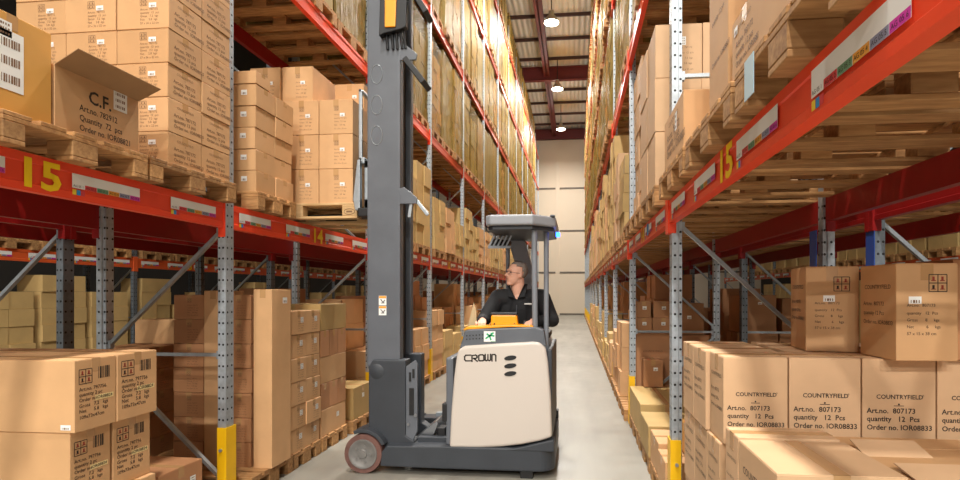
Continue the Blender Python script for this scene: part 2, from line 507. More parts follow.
def beam_thing(side, x0, ya, yb, z0, z1, label, mat='red', number=None, labels=False, ends=True, grp='pallet beams', ext=0):
    y0 = ya; ya = ya - ext
    key = ('b', side, round(yb - ya, 3), round(z1 - z0, 3), mat)
    L = yb - ya - .1
    if key not in BM:
        BM[key] = MB().prism(beam_profile(side, 0, 0, z1 - z0), 'y', -L / 2, L / 2).data('beam', [M[mat]]) if 0 else \
            MB().prism([(p[0], p[1]) for p in beam_profile(side, 0, 0, z1 - z0)], 'y', -L / 2, L / 2).data('beam', [M[mat]])
    t = link('pallet_beam', BM[key], None, (x0, (ya + yb) / 2, z0))
    if ends:
        key2 = ('c', side, mat)
        if key2 not in BM: BM[key2] = MB().box(-side * .012, side * .045, -.026, .026, -.07, z1 - z0 + .03).data('end_connector', [M[mat]], bevel=.004, seg=1)
        for e in ((-1, 1) if not ext else (1,)): link('end_connector', BM[key2], t, (-side * .004, e * (L / 2 + .024), 0))
    zl = (z1 - z0) * .5 - .03; xf = -side * .0075
    if labels:
        for r in (.13, .80, 1.555, 2.23):
            o = link('location_labels', label_strip(side, z1 - z0, 0), t, (xf, (y0 - (ya + yb) / 2) + (r + .43 if side > 0 else r), zl))
    if number:
        o = link('bay_number', number_mesh(number, side), t, (xf, y0 - (ya + yb) / 2 + 1.39, (z1 - z0) * .5 - .066)); o['label'] = 'yellow bay number %s' % number
    return tag(t, label, 'pallet beam', grp)

def guard(side, x0, y, label):
    t = empty('column_guard', (x0, y, 0))
    if 'g' not in BM:
        p = [(-.022, -.058), (.05, -.058), (.05, -.052), (-.016, -.052), (-.016, .052), (.05, .052), (.05, .058), (-.022, .058)]
        BM['g'] = MB().prism(p, 'z', 0, .586).data('shell', [M['yellow']]); BM['gb'] = MB().tube((0, 0, 0), (0, -.012, 0), .012, n=8).data('bolt', [M['steel']])
    link('guard_shell', BM['g'], t, (side * .01, 0, 0), 0 if side > 0 else PI)
    link('bolt', BM['gb'], t, (side * .03, -.058, .42)); link('bolt', BM['gb'], t, (side * .03, -.058, .12))
    tag(t, label, 'column guard', 'yellow column guards')

for s, x0, w in ((-1, XL, 'left'), (1, XR, 'right')):
    for i, y in enumerate(YN):
        if i == 0: continue
        nm = 'galvanised upright rack frame on the %s of the aisle, %s from the camera' % (w, NTH[i - 1])
        frame_thing(s, x0 - s * .018 if s < 0 else x0 + .012, y, 12.0, nm, 0 < i <= 4)
        guard(s, x0 - s * .018 if s < 0 else x0 + .012, y, 'yellow steel guard around the foot of %s rack post, %s from the camera' % (w, NTH[i - 1]))
    lv = LV if s < 0 else LVR
    for b in range(NB + 1):
        ya, yb = YN[b], YN[b + 1] if b + 1 < len(YN) else YN[b] + BAY
        if b + 1 >= len(YN): break
        for l, (z0, z1) in enumerate(lv):
            if l and b == 0 : continue
            d = (['lowest', 'second', 'third', 'fourth', 'top'][l])
            num = str(15 - b) if l == 0 else None
            lab = ('orange-red beam with yellow number %s and location labels, %s rack, aisle side' % (num, w)) if num else \
                  'orange-red beam at %s level along the aisle, %s rack, %s bay' % (d, w, NTH[b])
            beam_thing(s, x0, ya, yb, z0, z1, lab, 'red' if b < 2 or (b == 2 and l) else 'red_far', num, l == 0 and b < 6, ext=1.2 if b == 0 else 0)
            if l < 2 or (l == 2 and b < 5):
                beam_thing(-s, x0 + s * DEP, ya, yb, z0, z1, 'shade-darkened red rear beam at %s level, %s rack, %s bay' % (d, w, NTH[b]), 'red_shaded', grp='rear pallet beams', ext=1.2 if b == 0 else 0)
    # back-to-back rack
    xb = x0 + s * (DEP + GAP)
    for i, y in enumerate(YN[1:10]):
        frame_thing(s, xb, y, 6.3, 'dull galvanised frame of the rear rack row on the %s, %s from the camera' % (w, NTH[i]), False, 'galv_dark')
    for b in range(9):
        z0, z1 = lv[0]
        for xx, ss, nm in ((xb, s, 'near'), (xb + s * DEP, -s, 'far')):
            beam_thing(ss, xx, YN[b], YN[b + 1], z0, z1, 'shade-darkened red beam on %s side of rear %s rack row, %s bay' % (nm, w, NTH[b]), 'red_shaded', grp='rear row beams', ext=1.2 if b == 0 else 0)
    # rack across the next aisle
    xc = XCL if s < 0 else XCR
    for i, y in enumerate(YN[1:9]):
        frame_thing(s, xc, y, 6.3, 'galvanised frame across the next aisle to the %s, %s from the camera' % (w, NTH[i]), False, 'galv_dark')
    for b in range(1, 8):
        for l in (0, 1):
            z0, z1 = lv[l]
            beam_thing(s, xc, YN[b], YN[b + 1], z0, z1, 'orange beam across the next aisle to the %s, %s level, %s bay' % (w, ('lower', 'upper')[l], NTH[b]), 'orange_red',
                       '13' if l == 0 and b == 3 and s < 0 else None, l == 0, grp='far rack beams')
# blue painted flanges on the rear posts of the right rack
o = obj('post_sleeve', MB().box(-.006, 0, -.05, .05, 0, 2.0), M['galv_blue'], None); o.location = (XR + DEP - .1 - .001, Y1, 0)
tag(o, 'blue strip on the rear rack post behind the two tall upper cartons', 'post strip')
o = obj('post_sleeve', MB().box(-.006, 0, -.05, .05, 0, 2.0), M['galv_blue'], None); o.location = (XR + DEP + GAP - .001, Y1, 0)
tag(o, 'blue strip on the second rear post, further right behind the cartons', 'post strip')

# ------------------------------------------------------------------ pallets
PM = {}
def pallet_parts(L, W):
    """L along x, W along y, origin at centre bottom"""
    k = (L, W)
    if k in PM: return PM[k]
    top = MB(); n = max(3, round(W / .16)); bw = W / (n + (n - 1) * .28); g = bw * .28
    for i in range(n): top.box(-L / 2, L / 2, -W / 2 + i * (bw + g), -W / 2 + i * (bw + g) + bw, .122, .144)
    for x in (-L / 2 + .0725, 0, L / 2 - .0725): top.box(x - .0725, x + .0725, -W / 2, W / 2, .1, .122)
    bot = MB(); bl = []
    for y, ww in ((-W / 2 + .05, .1), (0, .145), (W / 2 - .05, .1)):
        bot.box(-L / 2, L / 2, y - ww / 2, y + ww / 2, 0, .022)
        for x in (-L / 2 + .0725, 0, L / 2 - .0725): bl.append((x - .0725, x + .0725, y - ww / 2, y + ww / 2, .022, .1))
    PM[k] = (top, bot, bl); return PM[k]
PMD = {}
def pallet_mesh(L, W, mat='wood'):
    k = (L, W, mat)
    if k not in PMD:
        top, bot, bl = pallet_parts(L, W); m = MB()
        for q in (top, bot):
            o = len(m.v); m.v += q.v; m.f += [[i + o for i in f] for f in q.f]; m.m += q.m
        for b in bl: m.box(*b)
        PMD[k] = m.data('pallet', [M[mat]])
    return PMD[k]
def pallet(x, y, z, label, L=1.2, W=.8, near=False, mat='wood', rot=0, grp='wooden pallets'):
    if near:
        t = empty('wooden_pallet', (x, y, z), rot); top, bot, bl = pallet_parts(L, W)
        for key, q in (('top_deck', top), ('bottom_runners', bot)):
            k = (key, L, W, mat)
            if k not in PMD: PMD[k] = q.data(key, [M[mat]], bevel=.003, seg=1)
            link(key, PMD[k], t)
        for b in bl:
            k = ('block', L, W, round(b[1] - b[0], 3), round(b[3] - b[2], 3), mat)
            if k not in PMD:
                w, h = (b[1] - b[0]) / 2, (b[3] - b[2]) / 2
                PMD[k] = MB().box(-w, w, -h, h, 0, .078).data('block', [M[mat]], bevel=.004, seg=1)
            link('block', PMD[k], t, ((b[0] + b[1]) / 2, (b[2] + b[3]) / 2, .022))
    else: t = link('wooden_pallet', pallet_mesh(L, W, mat), None, (x, y, z), rot)
    return tag(t, label, 'pallet', grp)

# ------------------------------------------------------------------ cartons
CM = {}
def carton_mesh(w, d, h, mat, fine):
    k = (round(w, 3), round(d, 3), round(h, 3), mat, fine)
    if k not in CM:
        m = MB()
        if fine:
            m.box(-w / 2, w / 2, -d / 2, d / 2, 0, h - .004)
            # two top flaps with an open seam between them
            if w >= d: m.box(-w / 2 + .001, w / 2 - .001, -d / 2 + .001, -.002, h - .006, h).box(-w / 2 + .001, w / 2 - .001, .002, d / 2 - .001, h - .006, h)
            else: m.box(-w / 2 + .001, -.002, -d / 2 + .001, d / 2 - .001, h - .006, h).box(.002, w / 2 - .001, -d / 2 + .001, d / 2 - .001, h - .006, h)
            CM[k] = m.data('carton', [M[mat]], bevel=.0022, seg=1)
        else: CM[k] = m.box(-w / 2, w / 2, -d / 2, d / 2, 0, h).data('carton', [M[mat]])
    return CM[k]
def face(side, w, d, h):
    """frame with its origin at the lower left of a carton face as seen from outside"""
    e = .0008
    if side == '-y': return frame((-w / 2, -d / 2 - e, 0), (1, 0, 0), (0, 0, 1)), w
    if side == '+x': return frame((w / 2 + e, -d / 2, 0), (0, 1, 0), (0, 0, 1)), d
    if side == '-x': return frame((-w / 2 - e, d / 2, 0), (0, -1, 0), (0, 0, 1)), d
    if side == '+z': return frame((-w / 2, -d / 2, h + e), (1, 0, 0), (0, 1, 0)), w
TAPE = {}
def tape_mesh(w, d, h):
    k = (round(w, 3), round(d, 3), round(h, 3))
    if k not in TAPE:
        m = MB(); t = .05; drop = min(.07, h * .25); e = .0006
        if w >= d:
            m.box(-w / 2 - e, w / 2 + e, -t / 2, t / 2, h, h + e)
            for s in (-1, 1): m.box(s * (w / 2), s * (w / 2 + e), -t / 2, t / 2, h - drop, h + e)
        else:
            m.box(-t / 2, t / 2, -d / 2 - e, d / 2 + e, h, h + e)
            for s in (-1, 1): m.box(-t / 2, t / 2, s * (d / 2), s * (d / 2 + e), h - drop, h + e)
        TAPE[k] = m.data('packing_tape', [M['tape']])
    return TAPE[k]
PRN = {}
def grid_symbols(m, F, x, y, s, mi=0, red=1):
    w = s * .05
    for i in range(3):
        put_rect(m, F, x + i * s / 2 - w / 2, y, x + i * s / 2 + w / 2, y + s, mi); put_rect(m, F, x, y + i * s / 2 - w / 2, x + s, y + i * s / 2 + w / 2, mi)
    for i in (0, 1):
        for j in (0, 1):
            cx, cy = x + s * (.25 + .5 * i), y + s * (.25 + .5 * j); q = s * .13
            put_rect(m, F, cx - q * .5, cy - q, cx + q * .5, cy + q, red if (i + j) else mi)
            put_rect(m, F, cx - q, cy - q, cx + q, cy - q * .6, red)
def barcode(m, F, x, y, w, h, mi=0):
    r = random.Random(3); p = x
    while p < x + w:
        a = r.choice((.003, .005, .008)); put_rect(m, F, p, y, min(p + a, x + w), y + h, mi); p += a + r.choice((.003, .004, .006))
def print_mesh(style, side, w, d, h):
    k = (style, side, round(w, 3), round(d, 3), round(h, 3))
    if k in PRN: return PRN[k]
    m = MB(); F, W = face(side, w, d, h)
    if style == 'field':
        s = W * .073
        put_text(m, 'COUNTRYFIELD', F, W * .51, h * .555, s * 1.2, 0, .02, 1.0, 'CENTER'); put_text(m, '\u00ae', F, W * .815, h * .585, s * .5)
        m.sphere(F @ Vector((W * .5, h * .495, 0)), W * .014, 8, sc=(1, .08, 1))
        put_rect(m, F, W * .43, h * .475, W * .57, h * .482)
        for t, yy in (('Art.no.  807173', .395), ('quantity   12  Pcs', .305), ('Order no. IOR08833', .21)):
            put_text(m, t, F, W * .06, h * yy, s * 1.42, 0, .018)
    elif style == 'field_side':
        s = W * .10
        put_text(m, 'COUNTRYFIELD', F, W * .5, h * .74, s, 0, .0, 1, 'CENTER')
        for t, yy in (('Art.no. 807173', .56), ('quantity 12 Pcs', .46), ('Order no. IOR08833', .36)): put_text(m, t, F, W * .1, h * yy, s * .95, 0)
    elif style == 'big12':
        s = W * .066
        for t, yy in (('Art.no.  807173', .555), ('quantity   12  Pcs', .475), ('Gross      8     kgs', .405), ('Net          6     kgs', .335), ('57 x 15 x 38 cm', .265)):
            put_text(m, t, F, W * .17, h * yy, s * 1.1, 0)
        grid_symbols(m, F, W * .53, h * .71, W * .29)
    elif style == 'cf':
        put_text(m, 'C.F.', F, W * .36, h * .60, h * .30, 0, .02, .9)
        for t, yy in (('Art.no. 782912', .43), ('Quantity  72  pcs', .27), ('Order no. IOR08821', .11)): put_text(m, t, F, W * .26, h * yy, h * .14, 0, .008, .82)
    elif style == 'long':
        s = W * .105
        grid_symbols(m, F, W * .1, h * .66, W * .3)
        barcode(m, F, W * .55, h * .70, W * .28, h * .17)
        for t, yy in (('Art.no. 797756', .56), ('quantity 2 pc', .485), ('Gross   7.2   kgs', .33), ('Net      5.8   kgs', .255), ('109x73x47cm', .17)): put_text(m, t, F, W * .1, h * yy, s, 0, .01)
        put_text(m, 'Order no.', F, W * .1, h * .41, s, 0, .01)
        put_rect(m, F, W * .48, h * .395, W * .93, h * .465, 2)
        F2 = frame(F @ Vector((0, 0, .0006)), *( ((0, 1, 0), (0, 0, 1)) if side == '+x' else ((1, 0, 0), (0, 0, 1)) ))
        put_text(m, 'IOR08824', F2, W * .5, h * .41, s * .92, 0, .01)
    elif style == 'lines':
        s = W * .085
        put_text(m, 'COUNTRYFIELD', F, W * .5, h * .76, s * .8, 3, 0, 1, 'CENTER')
        m.sphere(F @ Vector((W * .5, h * .69, 0)), W * .012, 6, sc=(.1 if 'x' in side else 1, .1 if 'y' in side else 1, 1), mi=3)
        for t, yy in (('Art.no. 787172', .50), ('quantity 12 pcs', .34), ('Order no. IOR08820', .17)): put_text(m, t, F, W * .16, h * yy, s * 1.25, 3, .012)
    elif style == 'faint':
        s = W * .05; grid_symbols(m, F, W * .45, h * .68, W * .13, 3, 3)
        for t, yy in (('Art.no. 787172', .54), ('quantity  12  pcs', .44), ('Gross   7.2  kgs', .34), ('Net     5.8  kgs', .24), ('57 x 36 x 22 cm', .13)): put_text(m, t, F, W * .45, h * yy, s * 1.1, 3)
    elif style == 'top':
        s = W * .05
        put_text(m, 'COUNTRYFIELD', F, W * .2, h * .76, s * 1.3, 3)
        for t, yy in (('Art.no. 787172', .54), ('quantity 12 pcs', .42), ('Order no. IOR08820', .3)): put_text(m, t, F, W * .3, h * yy, s * 1.2, 3)
    PRN[k] = m.data('printed_text', [M['ink'], M['ink_red'], M['cream_label'], M['ink_soft']], fix=False); return PRN[k]
def sticker_mesh(side, w, d, h, x, y, sw, sh):
    k = ('st', side, w, d, h, x, y, sw, sh)
    if k in PRN: return PRN[k]
    m = MB(); F, W = face(side, w, d, h)
    F = frame(F @ Vector((0, 0, .0006)), F.to_3x3() @ Vector((1, 0, 0)), F.to_3x3() @ Vector((0, 1, 0)))
    a, b = W * x, h * y
    put_rect(m, F, a, b, a + sw, b + sh, 0)
    F2 = frame(F @ Vector((0, 0, .0005)), F.to_3x3() @ Vector((1, 0, 0)), F.to_3x3() @ Vector((0, 1, 0)))
    n = 3 if sh > sw * .8 else 1
    for i in range(n): barcode(m, F2, a + sw * .15, b + sh * (.12 + i * .3), sw * .7, sh * (.14 if n > 1 else .4), 1)
    PRN[k] = m.data('sticker', [M['white'], M['ink_soft']], fix=False); return PRN[k]

CART = []
CAM = Vector((0, 0, 1.582))
def carton(x0, x1, y0, y1, z0, h, label, style=None, mat='kraft', rot=0, hero=False, stick=None, tape=None, grp='cartons', bulk=0):
    """style: list of (print, side); stick: list of (side,x,y,w,h)"""
    w, d = abs(x1 - x0), abs(y1 - y0); c = Vector(((x0 + x1) / 2, (y0 + y1) / 2, z0))
    sc = max(w, d, h) / (c - CAM).length + (10 if hero else 0) - bulk
    CART.append(dict(w=w, d=d, h=h, c=c, label=label, style=style or [], mat=mat, rot=rot, hero=hero, stick=stick or [], sc=sc, tape=hero if tape is None else tape, grp=grp))
def stack(x0, side, y0, z0, cx, cy, tiers, w, d, h, name, mat='kraft', style=None, hero=False, stick=None, jit=.006, top=True, grp=None, only=None, bulk=0):
    """tiers of cartons; x grows away from the aisle. only the outer, visible ones are kept"""
    for t in range(tiers):
        for i in range(cx):
            for j in range(cy):
                if i and j and t < tiers - 1: continue
                if only and not only(t, i, j): continue
                jx, jy = R.uniform(-jit, jit), R.uniform(0, jit * .5)
                xa = x0 + side * (i * (w + .004) + .5 * jit) + jx; ya = y0 + j * (d + .005) + jy
                xi = '' if cx == 1 else (', aisle column' if i == 0 else ', %s column' % NTH[i])
                yi = '' if cy == 1 else (', front row' if j == 0 else ', %s row' % NTH[j])
                tn = 'top' if t == tiers - 1 else ORD[t]
                carton(xa, xa + side * w, ya, ya + d, z0 + t * h, h - .003, '%s tier carton%s%s, %s' % (tn, xi, yi, name), style, mat, R.uniform(-.008, .008) if jit else 0, hero, stick, grp=grp or 'cartons: ' + name, bulk=bulk)

PH = .144
DL, DR = LV[0][1], LVR[0][1]          # deck heights of the first beams
# ---- left rack, first level, bay in front of the camera
for y, nm in ((1.62, 'beyond the left edge of the number 15'), (2.49, 'under the carton with the raised flap'), (3.31, 'under the tall pile above number 15')):
    pallet(-3.10, y, DL, 'weathered wooden pallet on the left red beam %s' % nm, near=True)
g = 'cartons on left first level'
carton(-2.56, -3.3, 2.0, 2.365, DL + PH, .46, 'orange-brown carton with big white paper label, upper left edge', [], 'kraft_orange', 0, True, [('+x', .32, .24, .115, .27), ('+x', .30, .76, .07, .07)], grp=g)
carton(-2.56, -3.2, 2.38, 2.89, DL + PH, .325, 'carton printed C.F. with its top flap folded out over the aisle', [('cf', '+x')], 'kraft', 0, True, [('+x', .66, .66, .09, .115)], tape=False, grp=g)
FLAP = True
stack(-2.56, -1, 3.12, DL + PH, 3, 2, 7, .355, .30, .2175, 'tall pile behind the flapped carton', 'kraft', [('lines', '+x'), ('faint', '-y')], True, [('-y', .62, .62, .05, .03)], .004)
# ---- left rack, bay behind post
pallet(-3.10, 4.27, DL, 'half-size wooden pallet on left beam just past the first post', L=1.2, W=.58, near=True)
stack(-2.53, -1, 4.0, DL + PH, 1, 2, 5, .42, .275, .172, 'leaning pile beside the lifted load', 'kraft', None, True, [('-y', .7, .5, .05, .04)], .012)
for (a, b, z, h, n) in ((-2.53, -2.95, 3.258, .10, 'small flat carton on top of the pile beside the lifted load'),):
    carton(a, b, 4.0, 4.2, z, h, n, None, 'kraft', 0, True, grp=g)
# lifted pallet with load
pallet(-2.60, 5.12, 2.275, 'pale new wooden pallet carried on the forks of the truck', near=True, mat='wood_new')
for t in range(3):
    for i, (a, b) in enumerate(((-2.05, -2.375), (-2.38, -2.72), (-2.725, -3.06))):
        for j, (c, e) in enumerate(((4.74, 5.11), (5.115, 5.49))):
            if i and j and t < 2: continue
            carton(a, b, c, e, 2.419 + t * .322, .319, '%s tier carton of the lifted load, %s column from the mast, %s row' % (('bottom', 'second', 'third')[t], NTH[i], ('near', 'far')[j]),
                   [('faint', '-y')], 'kraft', R.uniform(-.006, .006), True, [('-y', .62, .5, .045, .032)], grp='cartons of the lifted load')
carton(-2.46, -2.76, 4.78, 5.3, 3.385, .335, 'upper carton on the lifted load with its long side showing', [('faint', '-y')], 'kraft', 0, True, [('-y', .6, .5, .045, .032)], grp='cartons of the lifted load')
carton(-2.77, -3.07, 4.76, 5.3, 3.385, .33, 'upper left carton on the lifted load behind the leaning pile', [('faint', '-y')], 'kraft', 0, True, [('-y', .6, .5, .045, .032)], grp='cartons of the lifted load')
carton(-2.10, -2.40, 5.12, 5.48, 3.385, .29, 'upper carton at the back of the lifted load beside the mast', None, 'kraft', 0, True, [('-y', .6, .5, .045, .032)], grp='cartons of the lifted load')

# ---- left floor, front bay
pallet(-3.12, 2.68, 0, 'wooden pallet under the big cartons in the lower left corner', near=False)
for t in range(3):
    for j, (c, e) in enumerate(((2.42, 2.665), (2.67, 2.95))):
        dx = (.0, .03, 0.0)[t]
        carton(-2.50 - dx, -3.5 - dx, c + .012 * (t == 1), e - .012 * (t == 1) * j, PH + t * .3675, .365, '%s long carton with printed end, %s column, lower left corner stack' % (('bottom', 'middle', 'top')[t], ('near', 'far')[j]),
               [('long', '+x')], 'kraft', .012 * (t - 1), True, [('-y', .925, .04, .055, .026)] if (t == 2 and j == 0) else None, grp='long printed cartons')
pallet(-3.12, 3.33, 0, 'wooden pallet on the floor behind the lower left corner stack', W=.58)
carton(-2.57, -3.1, 3.06, 3.44, PH, .30, 'low carton on the floor left of the first yellow guard', None, 'kraft_red', -.03, True, [('+x', .7, .5, .05, .06)], grp='floor cartons on left')
# ---- left floor, second bay: tall cartons and piles
nmf = 'left floor behind the first guard'
pallet(-3.10, 4.21, 0, 'wooden pallet under the two upright cartons, left floor', L=1.2, W=.62)
carton(-2.475, -2.635, 4.13, 4.42, PH, 1.47, 'tall narrow upright carton with vertical print beside the truck aisle', None, 'kraft', 0, True, [('+x', .55, .92, .07, .05)], grp='tall upright cartons')
carton(-2.91, -3.07, 4.13, 4.42, PH, 1.46, 'tall narrow upright carton half hidden by the first left post', None, 'kraft', 0, True, grp='tall upright cartons')
stack(-2.66, -1, 4.14, PH, 1, 1, 7, .215, .28, .204, 'column between the two tall upright cartons', 'kraft_red', [('faint', '-y')], True, None, .004)
stack(-3.08, -1, 4.14, PH, 1, 1, 7, .27, .28, .204, 'column left of the first left post', 'kraft_red', [('faint', '-y')], True, None, .004)
pallet(-3.10, 4.76, 0, 'small wooden pallet under the six tier floor pile', W=.52, near=True)
stack(-2.50, -1, 4.46, PH, 2, 2, 6, .40, .275, .213, 'six tier floor pile left of the truck', 'kraft', [('faint', '+x')], True, [('+x', .6, .5, .05, .05)], .01)
pallet(-3.10, 5.35, 0, 'small wooden pallet under the tall floor pile beside the mast', W=.58, near=True)
for t in range(5):
    if t % 2 == 0: carton(-2.52, -3.0, 5.06, 5.64, PH + t * .266, .263, '%s wide carton of the tall floor pile beside the mast' % ORD[t], None, 'kraft_olive' if t > 2 else 'kraft', R.uniform(-.02, .02), True, [('+x', .6, .5, .06, .05)] if t == 0 else None, grp='wide cartons beside the mast')
    else:
        for j in range(3): carton(-2.52, -3.0, 5.06 + j * .195, 5.25 + j * .195, PH + t * .266, .263, '%s tier small carton, %s from the front, floor pile beside the mast' % (ORD[t], NTH[j]), None, 'kraft_red', R.uniform(-.02, .02), True, grp='small cartons beside the mast')
pallet(-3.08, 6.06, 0, 'wooden pallet under the single low carton behind the load wheel', W=.62, near=True)
carton(-2.50, -3.1, 5.80, 6.34, PH, .36, 'single low carton on a pallet behind the load wheel', None, 'kraft_olive', 0, True, [('+x', .45, .6, .06, .05)], grp='floor cartons on left')
stack(-2.9, -1, 6.0, PH + .38, 2, 1, 3, .33, .3, .24, 'dark pile behind the single low carton', 'kraft_red', grp='dark pile left of mast', hero=False)

# ---- right floor, front bay
pallet(1.24, 2.84, 0, 'wooden pallet under the lettered cartons on the right', W=.8)
pallet(1.24, 2.02, 0, 'wooden pallet under the cartons nearest the camera on the right', W=.78)
g = 'lettered cartons on right floor'
xs = [.648, .925, 1.225, 1.525, 1.82]
for t in range(3):
    for i in range(4):
        dx = (.012, -.012, 0)[t]
        carton(xs[i] + dx, xs[i + 1] - .006 + dx, 2.42 + .02 * (t == 1), 2.655, PH + t * .387, .384, '%s carton printed with 12 Pcs lettering, %s along the right floor row' % (('bottom', 'middle', 'top')[t], ('leftmost', 'second', 'third', 'fourth')[i]),
               [('field', '-y'), ('field_side', '-x')], 'kraft_pale', 0, True, grp=g)
    for j, (c, e) in enumerate(((2.665, 2.93), (2.935, 3.2))):
        carton(.642 - .006 * t, .98 - .006 * t, c, e, PH + t * .387, .384, '%s carton facing the aisle behind the lettered row, %s back' % (('bottom', 'middle', 'top')[t], NTH[j]), [('field_side', '-x')], 'kraft_pale', 0, True, grp='aisle cartons behind lettered row')
for i in range(3):
    carton(1.01 + i * .3, 1.30 + i * .3, 2.665, 3.2, PH, 1.158, 'carton under the two tall upper cartons, %s from the left, right floor' % NTH[i], None, 'kraft_pale', 0, True, grp='cartons under upper cartons')
ZT = PH + 3 * .387
carton(1.115, 1.345, 2.66, 2.93, ZT, .405, 'tall carton standing on the lettered row beside the sloping brace', [('big12', '-y'), ('field_side', '-x')], 'kraft', -.13, True, [('-y', .33, .585, .05, .03)], grp='upper cartons on right')
carton(1.305, 1.545, 2.33, 2.59, ZT, .40, 'tall carton standing on the lettered row, nearer the right edge', [('big12', '-y'), ('field_side', '-x')], 'kraft', .03, True, [('-y', .2, .585, .05, .03)], grp='upper cartons on right')
carton(1.56, 1.80, 2.38, 2.64, ZT, .42, 'tall carton cut by the right edge on top of the row', [('big12', '-y')], 'kraft_red', 0, True, grp='upper cartons on right')
g = 'foremost cartons on right'
carton(.625, 1.0, 2.13, 2.30, .60, .425, 'narrow foremost carton touching the lettered row, right floor', [('field_side', '-x')], 'kraft_pale', 0, True, grp=g)
carton(.625, 1.01, 1.73, 2.12, .60, .42, 'foremost carton with closed flaps, lower right', [('field_side', '-x'), ('top', '-x')][:1], 'kraft_pale', 0, True, grp=g)
carton(1.03, 1.50, 1.70, 2.0, .60, .405, 'foremost carton with one flap ajar at lower right edge', None, 'kraft', .0, True, grp=g)
carton(1.04, 1.55, 2.03, 2.34, .60, .385, 'carton with raised flap between foremost carton and lettered row', None, 'kraft', 0, True, tape=False, grp=g)
carton(.66, 1.2, 1.72, 2.34, PH, .453, 'lower carton beneath the foremost cartons on the right', None, 'kraft_pale', 0, True, grp=g)
carton(1.21, 1.75, 1.72, 2.34, PH, .453, 'lower carton further right beneath the foremost cartons', None, 'kraft_pale', 0, True, grp=g)
carton(1.51, 1.95, 1.72, 2.34, .60, .38, 'foremost carton beyond the right picture edge', None, 'kraft', 0, True, grp=g)

# ---- right first level, front bay
for y, nm in ((1.55, 'at upper right corner with a pale blue card'), (2.40, 'below the tall carton with delivery sheet'), (3.27, 'just before the first right post')):
    pt = pallet(1.16, y, DR, 'weathered pallet on the right red beam %s' % nm, near=True)
    if y < 2: o = obj('delivery_card', MB().box(-.603, -.6005, .19, .28, .005, .135), M['sheet'], pt); o['label'] = 'pale blue card stapled to the end block'
g = 'cartons on right first level'
ZR = DR + PH
carton(.57, 1.12, 1.18, 1.735, ZR, .62, 'large carton over the upper right label strip', [('lines', '-x')], 'kraft', 0, True, grp=g)
carton(.575, 1.05, 1.745, 2.03, ZR, .215, 'flat printed carton above the right number 15', [('lines', '-x')], 'kraft', 0, True, [('-x', .1, .72, .04, .03)], grp=g)
carton(.66, 1.1, 1.78, 2.03, ZR + .217, .45, 'brown carton set back on the flat printed carton', None, 'kraft_red', 0, True, grp=g)
carton(.58, .95, 2.10, 2.385, ZR, 1.05, 'tall carton with white delivery sheet over the right beam', [('lines', '-x')], 'kraft', 0, True, [('-x', .25, .62, .09, .16)], grp=g)
carton(.97, 1.4, 2.10, 2.6, ZR, .8, 'carton behind the tall carton with delivery sheet', None, 'kraft', 0, True, grp=g)
carton(.565, 1.12, 2.87, 3.46, ZR, .30, 'wide low carton just before the first right post', [('lines', '-x'), ('faint', '-y')], 'kraft', 0, True, [('-x', .6, .5, .06, .1)], grp=g)
# second bay, tall neat stack
pallet(1.16, 4.27, DR, 'wooden pallet on right beam just past the first right post', near=True)
stack(.555, 1, 3.87, ZR, 3, 2, 3, .325, .385, .382, 'neat stack behind the first right post', 'kraft_pale', [('faint', '-y')], True, [('-y', .5, .6, .05, .06)], .012)
for k, (y, n, h, m) in enumerate(((5.12, 4, .33, 'kraft_pale'), (6.0, 5, .34, 'kraft_pale'))):
    pallet(1.16, y, DR, 'wooden pallet on right beam, %s past the first right post' % NTH[k + 1], near=True)
    stack(.665 + .025 * k, 1, y - .39, ZR, 2, 2, n, .36, .385, h, '%s stack past the first right post' % NTH[k + 1], m, None, True, [('-x', .4, .5, .05, .06)], .014)
o = obj('tag_sheet', MB().box(-.002, 0, -.05, .05, 0, .1), M['c_blue']); o.location = (XR - .010, 4.75, LVR[0][0] + .03)
tag(o, 'blue sign on the right beam past the first right post', 'sign')

# ---- right floor, second bay: low cartons along the aisle, taller ones behind
for k, y in enumerate((4.25, 5.15, 6.05)):
    pallet(1.24, y, 0, 'wooden pallet on right floor between first and second post, %s' % NTH[k])
for k, (y0, y1, h) in enumerate(((3.86, 4.2, .235), (4.23, 4.68, .265), (4.74, 5.32, .275), (5.4, 6.46, .33))):
    carton(.635 + .01 * (k % 2), 1.18, y0, y1, PH, h, 'low flat carton on right floor beside the aisle, %s past the first guard' % NTH[k], None, 'kraft_olive' if k > 1 else 'kraft', 0, True, [('-y', .5, .4, .05, .04)], grp='low cartons on right floor')
carton(.8, 1.5, 3.85, 4.2, .40, .0 + .22, 'orange carton directly behind the first right guard', None, 'kraft_orange', 0, True, grp='low cartons on right floor')
# third bay face seen through the frame
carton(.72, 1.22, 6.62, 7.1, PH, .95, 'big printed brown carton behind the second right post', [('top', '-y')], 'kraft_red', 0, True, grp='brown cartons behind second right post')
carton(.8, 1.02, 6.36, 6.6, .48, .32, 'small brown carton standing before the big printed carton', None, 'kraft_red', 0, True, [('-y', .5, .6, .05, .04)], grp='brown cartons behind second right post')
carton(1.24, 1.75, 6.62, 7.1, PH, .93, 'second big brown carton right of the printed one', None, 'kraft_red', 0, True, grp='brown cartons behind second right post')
for k, (a, b, z, h) in enumerate(((.74, .93, 1.10, .18), (.94, 1.2, 1.10, .18), (.75, .92, 1.283, .2), (.95, 1.2, 1.283, .2), (1.22, 1.55, 1.08, .38))):
    carton(a, b, 6.64, 7.0, z, h, 'brown carton on top of the big printed carton, %s' % ('lower left', 'lower right', 'upper left', 'upper right', 'taller one beside')[k], None, 'kraft_red', 0, True, [('-y', .4, .5, .05, .04)], grp='brown cartons behind second right post')
